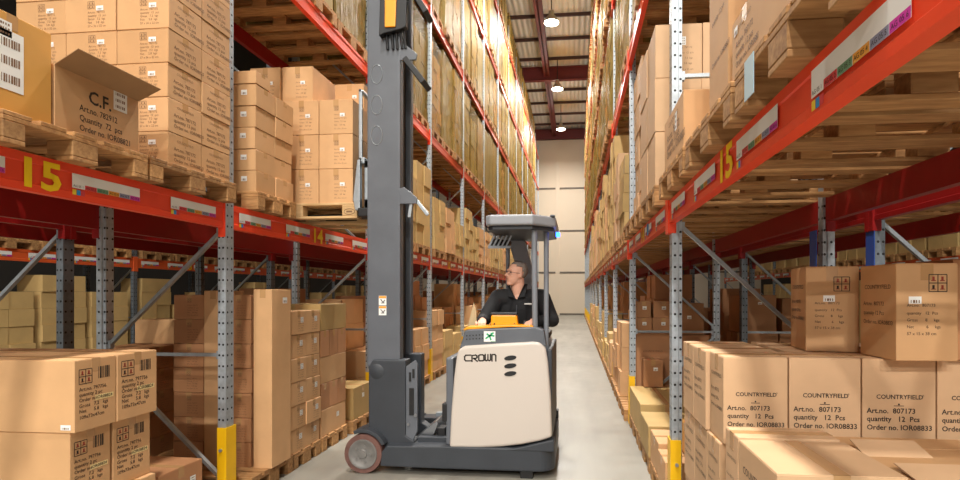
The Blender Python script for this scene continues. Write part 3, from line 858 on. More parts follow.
# stack of the rear left row seen past the first post
stack(XL - DEP - GAP - .06, -1, 4.60, .0, 1, 2, 5, .5, .30, .215, 'rear left row beyond the first post', 'kraft_red', [('faint', '+x')], True, None, .006)
carton(-3.98, -4.4, 4.92, 5.2, 1.078, .24, 'lone carton topping the rear left stack beyond the first post', [('faint', '+x')], 'kraft', 0, True, grp='cartons in rear left row')
pallet(2.5, 6.98, 0, 'wooden pallet under the shaded cartons, rear right row')
# dark cartons of the rear right row
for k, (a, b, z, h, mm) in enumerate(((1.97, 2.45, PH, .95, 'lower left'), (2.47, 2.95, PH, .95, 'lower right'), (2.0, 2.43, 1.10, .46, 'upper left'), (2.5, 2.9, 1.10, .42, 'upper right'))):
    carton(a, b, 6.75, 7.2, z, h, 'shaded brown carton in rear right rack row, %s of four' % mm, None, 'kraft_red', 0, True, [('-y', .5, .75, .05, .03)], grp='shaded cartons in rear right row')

# ---- generic goods deeper in the hall
def bays(b): return YN[b]
for s, x0, w, dk, lv in ((-1, XL, 'left', DL, LV), (1, XR, 'right', DR, LVR)):
    for b in range(1, NB + 1):
        for q in range(3):
            yc = YN[b] + .53 + q * .87
            lb = '%s rack, %s bay, %s place' % (w, NTH[b], NTH[q])
            # first level
            if not (b == 1):
                pallet(x0 + s * .56, yc, dk, 'wooden pallet on first level beams, ' + lb)
                if b < 8:
                    tall = R.choice((3, 4, 3, 2)) if s < 0 else R.choice((4, 5, 3, 5))
                    hh = R.choice((.24, .3, .34))
                    stack(x0 - s * .05, s, yc - .38, dk + PH, 2, 2, tall if hh > .25 else tall + 1, R.choice((.38, .5)), .375, hh, 'first level, ' + lb, R.choice(('kraft_olive', 'kraft_olive', 'kraft')) if s < 0 else R.choice(('kraft', 'kraft_pale', 'kraft_olive')), None, False, None, .02, bulk=0, grp='cartons on first level')
            # floor
            if not (b == 1):
                pallet(x0 + s * .56, yc, 0, 'wooden pallet on the floor under the racking, ' + lb)
                if b < 8:
                    if s > 0 and b == 2 and q == 0:
                        continue
                    hh = R.choice((.22, .28, .34)); n = R.choice((2, 3)) if s > 0 else R.choice((3, 4, 2))
                    stack(x0 - s * .02, s, yc - .38, PH, 1, 2, n, .42, .375, hh, 'floor, ' + lb, R.choice(('kraft_olive', 'kraft_olive', 'kraft')), None, False, None, .02, grp='cartons on the floor')
                    stack(x0 + s * .45, s, yc - .38, PH, 1, 2, n + 2, .5, .375, hh, 'back floor, ' + lb, R.choice(('kraft_red', 'kraft')), None, False, None, .02, grp='cartons on the floor')
    # rear row: shaded stacks
    xb = x0 + s * (DEP + GAP)
    for b in range(2, 8):
        for q in range(3):
            yc = YN[b] + .53 + q * .87; lb = 'rear %s row, %s bay, %s place' % (w, NTH[b], NTH[q])
            if R.random() < .62: stack(xb + s * .05, s, yc - .38, 0.0, 1, 2, R.choice((4, 5, 3)), .5, .375, .33, 'floor, ' + lb, 'kraft_red', None, False, None, .02, grp='cartons in rear row')
    for b in range(1, 8):
        for q in range(3):
            yc = YN[b] + .53 + q * .87; lb = 'rear %s row, %s bay, %s place' % (w, NTH[b], NTH[q])
            pallet(xb + s * .56, yc, dk, 'wooden pallet on first level, ' + lb)
    # across the next aisle
    xc = XCL if s < 0 else XCR
    for b in range(1, 7):
        for q in range(3):
            yc = YN[b] + .53 + q * .87; lb = 'rack over %s aisle, %s bay, %s place' % (w, NTH[b], NTH[q])
            pallet(xc + s * .56, yc, dk, 'wooden pallet on first level, ' + lb)
            stack(xc, s, yc - .38, dk + PH, 1, 2, 4, .45, .375, .26, 'first level, ' + lb, 'kraft_olive', None, False, None, .02, grp='cartons across the next aisle', bulk=-.012)
            stack(xc, s, yc - .38, .02, 1, 2, R.choice((5, 6, 7)), .45, .375, .265, 'floor, ' + lb, 'kraft_olive', None, False, None, .02, grp='cartons across the next aisle', bulk=-.012)
# ---- build the cartons: the 300 that show largest singly, the far remainder as one object
CART.sort(key=lambda c: -c['sc'])
BUILT = {}
for c in CART[:300]:
    o = link('carton', carton_mesh(c['w'], c['d'], c['h'], c['mat'], c['sc'] > .07), None, c['c'], c['rot'])
    tag(o, c['label'], 'carton', c['grp']); BUILT[c['label']] = o
    if c['hero']:
        if c['tape']: link('packing_tape', tape_mesh(c['w'], c['d'], c['h']), o)
        for p, s in c['style']: link('printed_text', print_mesh(p, s, c['w'], c['d'], c['h']), o)
        for s, x, y, w, h in c['stick']: link('paper_sticker', sticker_mesh(s, c['w'], c['d'], c['h'], x, y, w, h), o)
rest = CART[300:]
m = MB(); mats = ['kraft', 'kraft_olive', 'kraft_red', 'kraft_pale', 'kraft_orange']
for c in rest:
    cs, sn = math.cos(c['rot']), math.sin(c['rot']); pts = []
    for z in (0, c['h']):
        for x, y in ((-1, -1), (1, -1), (1, 1), (-1, 1)):
            x, y = x * c['w'] / 2, y * c['d'] / 2
            pts.append((c['c'].x + x * cs - y * sn, c['c'].y + x * sn + y * cs, c['c'].z + z))
    m.quadbox(pts, mats.index(c['mat']))
if rest:
    o = obj('carton_stock', m, [M[k] for k in mats], fix=False)
    tag(o, 'remaining small cartons stored deep in the racks, too far to count', 'cartons', None, 'stuff')
print('CARTONS', len(CART))
# flaps
p = BUILT['carton printed C.F. with its top flap folded out over the aisle']
m = MB(); m.quadbox([(.32, -.255, .318), (.455, -.262, .385), (.455, .262, .385), (.32, .255, .318), (.32, -.255, .322), (.455, -.262, .389), (.455, .262, .389), (.32, .255, .322)])
f = obj('open_flap', m, M['kraft_in'], p); f['label'] = 'open top flap seen from below'
p = BUILT['carton with raised flap between foremost carton and lettered row']
m = MB(); m.quadbox([(-.25, -.15, .386), (-.02, -.15, .386), (-.02, -.03, .42), (-.25, -.03, .42), (-.25, -.15, .39), (-.02, -.15, .39), (-.02, -.03, .424), (-.25, -.03, .424)])
obj('raised_flap', m, M['kraft_pale'], p)
p = BUILT['foremost carton with one flap ajar at lower right edge']
m = MB(); m.quadbox([(-.232, -.14, .406), (.23, -.14, .406), (.23, .0, .425), (-.232, .0, .425), (-.232, -.14, .41), (.23, -.14, .41), (.23, .0, .429), (-.232, .0, .429)])
obj('loose_flap', m, M['kraft_pale'], p)

# ------------------------------------------------------------------ wrapped loads on the upper levels
WL = []
for v in range(12):
    r = random.Random(20 + v); m = MB(); hh = r.choice((.24, .3, .36)); n = int((1.86 if v < 6 else 1.3) / hh); ny = r.choice((2, 3)); nx = 3
    for t in range(n):
        for i in range(nx):
            for j in range(ny):
                if 0 < i < nx - 1 and t < n - 1 and 0 < j < ny - 1: continue
                if t == n - 1 and r.random() < .22: continue
                a = -.55 + i * 1.1 / nx + r.uniform(-.02, .02); b = -.38 + j * .76 / ny + r.uniform(-.006, .006)
                m.box(a + .004, a + 1.1 / nx - .004, b + .007, b + .76 / ny - .007, PH + t * hh + .002, PH + (t + 1) * hh - .007)
    top = PH + n * hh
    mats = ['kraft_film', 'kraft', 'kraft_film', 'kraft_film', 'kraft_olive', 'kraft_film'][v % 6]
    me = m.data('carton_block', [M[mats]])
    # film: a wrinkled sleeve round the block
    f = MB(); nz, per = 12, []
    for a, b, k in (((-.57, -.4), (.57, -.4), 8), ((.57, -.4), (.57, .4), 6), ((.57, .4), (-.57, .4), 8), ((-.57, .4), (-.57, -.4), 6)):
        for i in range(k): per.append((a[0] + (b[0] - a[0]) * i / k, a[1] + (b[1] - a[1]) * i / k))
    N = len(per)
    for z in range(nz + 1):
        for x, y in per:
            q = r.uniform(.988, 1.016); f.v.append((x * q, y * q, PH + .01 + (top - PH + .01) * z / nz))
    for z in range(nz):
        for i in range(N):
            k = (i + 1) % N; f.f.append([z * N + i, z * N + k, (z + 1) * N + k, (z + 1) * N + i]); f.m.append(0)
    f.f.append([nz * N + i for i in range(N)]); f.m.append(0)
    WL.append((me, f.data('stretch_film', [M['film']], smooth=False)))
for s, x0, w, lv in ((-1, XL, 'left', LV), (1, XR, 'right', LVR)):
    for l in range(1, 5):
        for b in range(1, NB):
            for q in range(3):
                yc = YN[b] + .53 + q * .87 + R.uniform(-.02, .02)
                i = R.randrange(6) + (6 if l == 4 else 0)
                t = link('wrapped_pallet_load', WL[i][0], None, (x0 + s * ((.565 if s < 0 else .53 if b > 2 else .58) + R.uniform(-.02, .03)), yc, lv[l][1]), R.uniform(-.02, .02) + (PI if R.random() < .5 else 0))
                link('pallet', pallet_mesh(1.2, .8), t)
                if not (b == 1 and R.random() < .3): link('stretch_film', WL[i][1], t)
                tag(t, 'film wrapped pallet of cartons, %s rack, %s level, %s bay, %s place' % (w, ORD[l], NTH[b], NTH[q]), 'pallet load', 'wrapped pallet loads')

# ------------------------------------------------------------------ reach truck
T = empty('reach_truck', (-1.0, 5.1, 0))
def tp(name, mb, mat, bevel=.006, parent=None, smooth=False, label=None, seg=2):
    """truck part given in world coordinates"""
    off = Vector((-1.0, 5.1, 0))
    mb.v = [tuple(Vector(v) - off) for v in mb.v]
    o = obj(name, mb, M[mat] if isinstance(mat, str) else [M[k] for k in mat], parent or T, bevel, smooth, seg)
    if label: o['label'] = label
    return o
YA, YB = 4.5, 5.75
def arc(cx, cy, r, a0, a1, n=8): return [(cx + r * math.cos(math.radians(a0 + (a1 - a0) * i / n)), cy + r * math.sin(math.radians(a0 + (a1 - a0) * i / n))) for i in range(n + 1)]
# chassis skirt with rounded rear corners
pl = [(-1.12, YA), *arc(-.315, YA + .14, .14, -90, 0), *arc(-.315, YB - .14, .14, 0, 90), (-1.12, YB)]
ch = MB().prism(pl, 'z', .065, .262)
base = tp('chassis', ch, 'truck_dark', .015)
# raised skirt edge that climbs to the rear
tp('rear_skirt', MB().prism([(-.62, .24), (-.45, .275), (-.3, .315), (-.18, .345), (-.18, .24)], 'y', YA - .005, YA + .12), 'truck_dark', .01)
tp('rear_skirt', MB().prism([(-.62, .24), (-.45, .275), (-.3, .315), (-.18, .345), (-.18, .24)], 'y', YB - .12, YB + .005), 'truck_dark', .01)
tp('stabiliser_foot', MB().box(-.47, -.36, YA + .02, YA + .14, .0, .08), 'black', .006)
for (a, b) in ((YA, YA + .2), (YB - .2, YB)):
    tp('outrigger_leg', MB().prism([(-1.70, .07), (-1.10, .065), (-1.10, .262), (-1.64, .25), (-1.69, .19)], 'y', a, b), 'truck_dark', .012)
    tp('wheel_fender', MB().prism([*arc(-1.855, .172, .215, 25, 115, 10), *arc(-1.855, .172, .185, 115, 25, 10)], 'y', a + .0, b + .0), 'truck_dark', .004)
    tp('fork_arm_bracket', MB().prism([(-1.88, .13), (-1.64, .08), (-1.64, .26), (-1.88, .21)], 'y', a + .13, b - .0), 'truck_dark', .006)
    c = (-1.855, a, .172)
    wh = tp('load_wheel', MB().lathe(c, [(.0, .01), (.12, .01), (.125, .0), (.168, .0), (.172, .01), (.172, .11), (.165, .12), (0, .12)], 'y', 40), 'tyre', 0, smooth=True)
    hb = MB().lathe(c, [(0, -.012), (.035, -.012), (.04, -.004), (.1, -.002), (.108, -.008), (.128, -.008), (.13, .004)], 'y', 36)
    for i in range(5):
        an = 2 * PI * i / 5; hb.tube((c[0] + .07 * math.cos(an), a - .01, c[2] + .07 * math.sin(an)), (c[0] + .07 * math.cos(an), a, c[2] + .07 * math.sin(an)), .012, n=8)
    tp('wheel_hub', hb, 'hub', 0, wh, smooth=True)
tp('drive_wheel', MB().lathe((-.55, 5.1, .172), [(0, -.06), (.165, -.06), (.172, -.05), (.172, .05), (.165, .06), (0, .06)], 'y', 32), 'tyre', 0, smooth=True)
# cream body panels near and far
cr = [(-1.085, .245), (-1.07, .55), (-1.045, .86), (-1.02, 1.05), (-1.0, 1.10), (-.95, 1.128), (-.6, 1.155), (-.36, 1.17), (-.30, 1.165), (-.255, 1.12), (-.232, 1.0), (-.208, .7), (-.198, .36), (-.3, .325), (-.45, .292), (-.62, .268), (-.85, .25)]
bp = tp('side_panel', MB().prism(cr, 'y', YA + .005, YA + .085), 'cream', .03, seg=4, smooth=True, label='cream side panel with logo and oval vents')
tp('side_panel', MB().prism(cr, 'y', YB - .085, YB - .005), 'cream', .03, seg=4, smooth=True, label='cream panel on the far side')
tp('rear_panel', MB().prism([(YA + .06, .30), (YB - .06, .30), (YB - .08, 1.1), (YA + .08, 1.1)], 'x', -.245, -.20), 'truck_dark', .012)
tp('cab_front', MB().prism([(YA + .05, .26), (YB - .05, .26), (YB - .05, 1.02), (YA + .05, 1.02)], 'x', -1.125, -1.06), 'truck', .015)
# vents
for z in (1.03, .963, .896):
    m = MB(); m.lathe((-.553, YA + .004, z), [(0, -.004), (.045, -.004), (.05, .004)], 'y', 20)
    m.v = [((v[0] + .553) * 1.05 - .553 + (v[2] - z) * .35, v[1], (v[2] - z) * .46 + z) for v in m.v]
    tp('vent', m, 'black', 0, bp)
# logo in rounded line letters
F = frame((-.948, YA + .0035, .995), (.91, 0, .03), (0, 0, .82)); m = MB(); W_ = .0135
def s_(pts): put_stroke(m, F, pts, W_)
s_([(.058, .066), (.012, .066), (.0, .052), (.0, .02), (.012, .006), (.058, .006)])
s_([(.07, .0), (.07, .06), (.105, .066), (.118, .055), (.118, .038), (.105, .03), (.086, .03), (.12, .0)])
s_([(.135, .012), (.135, .058), (.146, .066), (.172, .066), (.183, .058), (.183, .012), (.172, .004), (.146, .004), (.135, .012)])
s_([(.197, .07), (.197, .012), (.206, .004), (.222, .012), (.222, .066)]); s_([(.222, .012), (.236, .004), (.247, .012), (.247, .07)])
s_([(.261, .0), (.261, .062), (.268, .066), (.288, .066), (.297, .055), (.297, .0)])
tp('logo', m, 'ink', 0, bp)
# instrument deck
dk = tp('instrument_deck', MB().prism([(-1.0, 1.10), (-.955, 1.255), (-.92, 1.27), (-.34, 1.295), (-.27, 1.27), (-.245, 1.13), (-.6, 1.14)], 'y', YA + .03, YA + .15), 'truck', .012)
tp('deck_edge', MB().prism([(-.975, 1.262), (-.94, 1.292), (-.56, 1.31), (-.36, 1.303), (-.36, 1.292), (-.56, 1.292), (-.93, 1.268)], 'y', YA + .04, YA + .24), 'orange', .005, label='orange edge on the instrument deck')
tp('deck_top', MB().box(-.95, -.30, YA + .15, YA + .26, 1.22, 1.285), 'truck_dark', .01)
m = MB()
for i in range(6):
    for j in range(2): m.tube((-.935 + i * .028, YA + .03, 1.185 + j * .03 + i * .002), (-.935 + i * .028, YA + .026, 1.185 + j * .03 + i * .002), .006, n=8)
tp('vent_holes', m, 'black', 0, dk)
st = tp('safety_sticker', MB().box(-.785, -.685, YA + .026, YA + .03, 1.165, 1.255), 'white', 0, dk, label='white and green sticker')
m = MB(); F = frame((-.785, YA + .0255, 1.165), (1, 0, 0), (0, 0, 1))
for pts in ([(.02, .03), (.05, .05), (.08, .075)], [(.03, .065), (.05, .05), (.06, .02)], [(.055, .055), (.085, .05)]): put_stroke(m, F, pts, .014)
m.sphere(F @ Vector((.066, .07, 0)), .009, 8, sc=(1, .1, 1))
put_rect(m, F, .06, .0, .1, .004)
tp('sticker_print', m, 'green', 0, st)
# console in front of the driver
cs = tp('display_console', MB().prism([(-.755, 1.27), (-.75, 1.39), (-.52, 1.39), (-.505, 1.27)], 'y', YA + .20, YA + .29), 'orange', .014, label='orange back of the display console')
tp('console_top', MB().box(-.752, -.517, YA + .195, YA + .30, 1.392, 1.412), 'truck_dark', .004, cs)
m = MB()
for x in (-.72, -.54): m.tube((x, YA + .2, 1.31), (x, YA + .193, 1.31), .008, n=8)
tp('screw', m, 'black', 0, cs)
tp('control_lever', MB().tube((-.86, YA + .22, 1.28), (-.872, YA + .25, 1.34), .014, .018), 'black', .003)
tp('control_lever', MB().tube((-.46, YA + .22, 1.28), (-.45, YA + .25, 1.33), .014, .018), 'black', .003)
tp('wind_deflector', MB().prism([(-.985, 1.27), (-.90, 1.27), (-.905, 1.42), (-.925, 1.50)], 'y', YA + .30, YA + .312), 'acrylic', 0, label='clear pointed deflector plate')
# cab interior
tp('cab_floor', MB().box(-1.06, -.25, YA + .1, YB - .1, .30, .42), 'truck_dark', .005)
st = tp('seat', MB().box(-.80, -.30, 4.98, 5.45, .86, .97), 'black', .04)
tp('seat_pedestal', MB().box(-.70, -.40, 5.02, 5.4, .42, .86), 'truck_dark', .02)
tp('backrest', MB().prism([(5.38, .95), (5.50, .95), (5.56, 1.50), (5.50, 1.56), (5.44, 1.50)], 'x', -.78, -.32), 'black', .03)
tp('armrest', MB().box(-.30, -.235, 4.95, 5.4, 1.16, 1.22), 'black', .02)
# battery bay between mast and cab
tp('battery_tray', MB().box(-1.42, -1.12, YA + .15, YB - .15, .09, .24), 'truck_dark', .006)
tp('floor_plate', MB().prism([(-1.47, .25), (-1.30, .25), (-1.24, .40), (-1.26, .42)], 'y', YA + .22, YB - .3), 'chrome', .004)
tp('reach_rail', MB().box(-1.40, -1.10, YA + .13, YA + .19, .25, .30), 'truck_dark', .004)
tp('reach_rail', MB().box(-1.40, -1.10, YB - .5, YB - .44, .34, .38), 'steel', .004)
tp('valve_block', MB().box(-1.24, -1.17, YA + .2, YA + .32, .25, .37), 'black', .01)
tp('cable_box', MB().box(-1.36, -1.22, YA + .24, YA + .36, .25, .285), 'chrome', .006)
tp('buffer', MB().box(-1.16, -1.11, YA + .05, YA + .14, .46, .62), 'black', .01)
# overhead guard
rf = [(-.775, YA + .05), (-.73, YA), (-.36, YA), (-.17, YA + .20), (-.17, YB - .3), (-.33, YB - .1), (-.73, YB - .1), (-.775, YB - .16)]
n_ = len(rf); m = MB(); ins = lambda p, k: (-.48 + (p[0] + .48) * k, 5.1 + (p[1] - 5.1) * k)
m.prism(rf, 'z', 2.165, 2.255)
ro = tp('overhead_guard', m, 'roof', .018, seg=3)
tp('guard_underside', MB().prism([ins(p, .93) for p in rf], 'z', 2.13, 2.165), 'truck_dark', .006, ro)
m = MB()
for k in range(5): m.box(-.70 + k * .12, -.66 + k * .12, YA + .15, YB - .25, 2.255, 2.268)
tp('guard_slats', m, 'truck', .003, ro)
tp('guard_post', MB().tube((-.35, YA + .12, 1.26), (-.358, YA + .12, 2.17), .025, n=16), 'tube_grey', 0, smooth=True)
tp('guard_post', MB().tube((-.262, YA + .30, 1.05), (-.262, YA + .30, 2.17), .023, n=16), 'tube_grey', 0, smooth=True)
tp('guard_post', MB().tube((-.70, YB - .25, .42), (-.70, YB - .25, 2.15), .022, n=16), 'tube_grey', 0, smooth=True)
gc = tp('guard_column', MB().prism([(-.58, .42), (-.42, .42), (-.42, 1.62), (-.58, 1.62)], 'y', YB - .22, YB - .13), 'truck_dark', .015)
tp('column_fairing', MB().prism([(-.60, 1.66), (-.55, 1.62), (-.46, 1.62), (-.40, 1.70), (-.46, 1.9), (-.53, 2.14), (-.70, 2.14), (-.63, 1.9)], 'y', YB - .26, YB - .14), 'roof', .02, gc)
wl = tp('work_light', MB().prism([(-.80, 2.02), (-.63, 2.02), (-.61, 2.08), (-.78, 2.10)], 'y', 4.95, 5.12), 'black', .01)
m = MB()
for k in range(5): m.bar((-.80 + k * .04, 4.90, 2.02), (-.75 + k * .04, 4.90, 2.12), .01, .016)
m.box(-.81, -.60, 4.90, 4.92, 2.0, 2.025)
tp('light_grille', m, 'chrome', .002, wl)
tp('blue_spot_light', MB().box(-.175, -.14, YA + .27, YA + .33, 2.09, 2.13), 'blue_led', .006, label='glowing blue spot light')
# mast
for (a, b, nm) in ((4.62, 4.72, 'near'), (5.10, 5.18, 'far')):
    mp = tp('outer_mast', MB().prism([(-1.865, .92), (-1.865, 3.75), (-1.865, 6.2), (-1.56 - .05 * (nm == 'far'), 6.2), (-1.56 - .05 * (nm == 'far'), .92)], 'y', a, b), 'truck', .012)
    if nm == 'near':
        m = MB()
        for z in (3.55, 3.275, 3.0, 4.4):
            prof = [(-1.775 + .052 * math.cos(2 * PI * i / 28), z + .085 * math.sin(2 * PI * i / 28)) for i in range(29)]
            for p, q in zip(prof, prof[1:]): m.tube((p[0], a - .001, p[1]), (q[0], a - .001, q[1]), .0035, n=6, cap=False)
        tp('oval_embossing', m, 'steel', 0, mp)
        for z in (1.475, 1.385):
            w = tp('warning_label', MB().box(-1.755, -1.685, a - .003, a, z, z + .085), 'white', 0, mp)
            m = MB(); F = frame((-1.755, a - .0036, z), (1, 0, 0), (0, 0, 1))
            put_rect(m, F, .002, .062, .068, .083, 1); put_stroke(m, F, [(.02, .05), (.04, .025), (.055, .045)], .008); put_stroke(m, F, [(.022, .02), (.05, .02)], .006)
            tp('label_print', m, ['ink', 'c_orange'], 0, w)
    if nm == 'near': tp('inner_mast', MB().prism([(-1.84, .5), (-1.84, 6.0), (-1.60, 6.0), (-1.60, .5)], 'y', b + .01, b + .07), 'black', .004)
    else: tp('inner_mast', MB().prism([(-1.84, .5), (-1.84, 5.9), (-1.66, 5.9), (-1.66, .5)], 'y', a - .07, a - .01), 'black', .004)
    tp('mast_foot', MB().prism([(-1.84, .10), (-1.84, .93), (-1.80, .99), (-1.50, .99), (-1.50, .32), (-1.42, .27), (-1.42, .10)], 'y', a - .03, b + .02), 'truck_dark', .012)
m = MB()
q = [(-1.50, .30), (-1.50, .93), (-1.415, .99), (-1.395, .95), (-1.395, .36), (-1.44, .26)]
fo = tp('mast_gusset', MB().prism(q, 'y', 4.60, 4.63), 'truck', .006)
tp('gusset_slot', MB().box(-1.468, -1.425, 4.594, 4.60, .5, .74).box(-1.47, -1.45, 4.594, 4.6, .80, .88).box(-1.44, -1.42, 4.594, 4.6, .83, .91), 'black', .0, fo)
tp('gusset_bolts', MB().tube((-1.475, 4.6, .42), (-1.475, 4.588, .42), .014, n=10).tube((-1.41, 4.6, .5), (-1.41, 4.588, .5), .014, n=10), 'chrome', 0, fo)
tp('pivot_cap', MB().lathe((-1.765, 4.592, .885), [(0, -.012), (.05, -.01), (.072, .0), (.074, .02)], 'y', 24), 'truck_dark', 0, smooth=True)
tp('lift_cylinder', MB().tube((-1.72, 4.91, .4), (-1.72, 4.91, 4.6), .045, n=16), 'black', 0, smooth=True)
for (y) in (4.83, 4.96): tp('lift_chain', MB().box(-1.66, -1.64, y, y + .03, .6, 5.8), 'black', 0)
for z in (.3, 2.6, 5.9): tp('mast_crosshead', MB().box(-1.86, -1.72, 4.72, 5.10, z, z + .12), 'truck', .008)
# housing with the yellow cover at the top of the frame
hs = tp('chain_housing', MB().prism([(-1.73, 3.86), (-1.68, 3.88), (-1.53, 3.91), (-1.485, 3.93), (-1.45, 4.9), (-1.70, 4.9)], 'y', 4.55, 4.62), 'black', .008)
tp('yellow_cover', MB().prism([(-1.672, 3.925), (-1.575, 3.925), (-1.54, 4.85), (-1.665, 4.85)], 'y', 4.535, 4.552), 'orange', .008, hs, label='yellow-orange cover plate')
m = MB()
for x in (-1.68, -1.63, -1.59, -1.545, -1.515): m.tube((x + .01, 4.605, 3.76), (x, 4.60, 3.92), .012, n=8)
tp('hydraulic_hoses', m, 'black', 0)
for z in (3.66, 2.38):
    tp('mast_bracket', MB().prism([(-1.56, z), (-1.56, z + .14), (-1.52, z + .15), (-1.40, z + .05), (-1.41, z)], 'y', 4.61, 4.63), 'truck', .004)
tp('mast_arm', MB().bar((-1.50, 4.66, 3.66), (-1.33, 4.66, 3.44), .05, .22, up=(0, 1, 0)), 'black', .006)
tp('mast_arm', MB().bar((-1.46, 4.66, 4.30), (-1.31, 4.66, 4.06), .05, .2, up=(0, 1, 0)), 'black', .006)
tp('stop_lever', MB().bar((-1.42, 4.64, 2.42), (-1.31, 4.64, 2.28), .03, .03, up=(0, 1, 0)), 'steel', .005)
tp('stop_hook', MB().bar((-1.46, 4.64, 2.40), (-1.48, 4.64, 2.26), .03, .03, up=(0, 1, 0)), 'steel', .005)
# carriage and forks
cg = tp('carriage', MB().box(-1.95, -1.865, 4.76, 5.44, 2.36, 2.46).box(-1.95, -1.865, 4.76, 5.44, 2.74, 2.82).box(-1.95, -1.87, 4.76, 4.84, 2.36, 2.82).box(-1.95, -1.87, 5.36, 5.44, 2.36, 2.82), 'steel', .008)
lb = MB()
for y in (4.74, 4.96, 5.18, 5.42): lb.box(-1.995, -1.965, y, y + .03, 2.8, 3.47)
lb.box(-1.995, -1.965, 4.74, 5.45, 3.44, 3.47).box(-1.995, -1.94, 4.74, 5.45, 2.78, 2.84)
tp('load_backrest', lb, 'steel', .006, cg)
tp('carriage_link', MB().prism([(-2.02, 2.44), (-1.98, 2.80), (-1.955, 2.80), (-1.955, 2.34), (-2.0, 2.34)], 'y', 4.67, 4.73), 'steel', .006, cg)
tp('side_shift', MB().box(-1.97, -1.87, 4.66, 4.74, 2.28, 2.36), 'black', .01, cg)
for y in (4.90, 5.22):
    tp('fork', MB().prism([(-1.955, 2.75), (-1.955, 2.302), (-3.08, 2.312), (-3.1, 2.33), (-2.005, 2.345), (-1.99, 2.36), (-1.99, 2.75)], 'y', y, y + .12), 'black', .004)
# oval stamp on the lifted pallet's block

WORLD, EXPO = 0.6, 0.15
# ------------------------------------------------------------------ driver
def blob(name, fn, mat, parent, voxel=.008, smooth=3, loc=None):
    m = MB(); fn(m); o = obj('tmp', m, M[mat])
    r = o.modifiers.new('r', 'REMESH'); r.mode = 'VOXEL'; r.voxel_size = voxel; r.use_smooth_shade = True
    s = o.modifiers.new('s', 'SMOOTH'); s.iterations = smooth; s.factor = .5
    bpy.context.view_layer.update()
    me = bpy.data.meshes.new_from_object(o.evaluated_get(bpy.context.evaluated_depsgraph_get()))
    bpy.data.objects.remove(o); me.name = name
    me.polygons.foreach_set('use_smooth', [True] * len(me.polygons))
    return link(name, me, parent)
def cap(m, p, q, r0, r1=None, n=16):
    r1 = r0 if r1 is None else r1
    m.tube(p, q, r0, r1, n); m.sphere(p, r0, n); m.sphere(q, r1, n)
def chain(m, pts):
    for (p, r), (q, s) in zip(pts, pts[1:]): cap(m, p, q, r, s)
# joints, world coordinates; he sits facing the camera side, head turned to the mast
HIP = Vector((-.53, 5.19, 1.06)); CH = Vector((-.53, 5.13, 1.40)); NK = Vector((-.545, 5.09, 1.57))
shR, elR, wrR = Vector((-.735, 5.09, 1.515)), Vector((-.865, 4.97, 1.33)), Vector((-.845, 4.80, 1.335))
shL, elL, wrL = Vector((-.325, 5.09, 1.515)), Vector((-.215, 4.98, 1.33)), Vector((-.385, 4.80, 1.325))
HC = Vector((-.565, 5.06, 1.765))
fw = Vector((-.80, -.58, .12)).normalized(); up = Vector((.08, 0, 1)); rt = fw.cross(up).normalized(); up = rt.cross(fw).normalized()
HR = Matrix((rt, fw, up)).transposed()           # local x = his right-ish, y = face forward, z = up
def hp(x, y, z): return HC + HR @ Vector((x, y, z))
PR = empty('person', (-.53, 5.15, .97))
def local(o):
    o.data.transform(Matrix.Translation((.53, -5.15, -.97))); return o
def hand(m, wr, d, sgn):
    """palm and five curled fingers reaching along d, thumb on the side sgn"""
    d = d.normalized(); dn = Vector((0, 0, -1)); side = d.cross(Vector((0, 0, 1))).normalized() * sgn
    pc = wr + d * .055
    for k in (-.026, -.009, .009, .026): cap(m, wr + side * k * .7, pc + side * k + d * .02, .016, .014, 10)
    for k, l in zip((-.03, -.010, .010, .029), (.034, .042, .040, .032)):
        a = pc + side * k + d * .022; b = a + d * l * .9 + dn * .012; c = b + d * l * .25 + dn * l * .8; e = c - d * l * .35 + dn * l * .35
        chain(m, [(a, .0098), (b, .0092), (c, .0086), (e, .0078)])
    a = wr + side * .03 + d * .025; b = a + side * .026 + d * .03 + dn * .012; c = b + d * .03 + dn * .012 - side * .006
    chain(m, [(a, .0125), (b, .011), (c, .0095)])
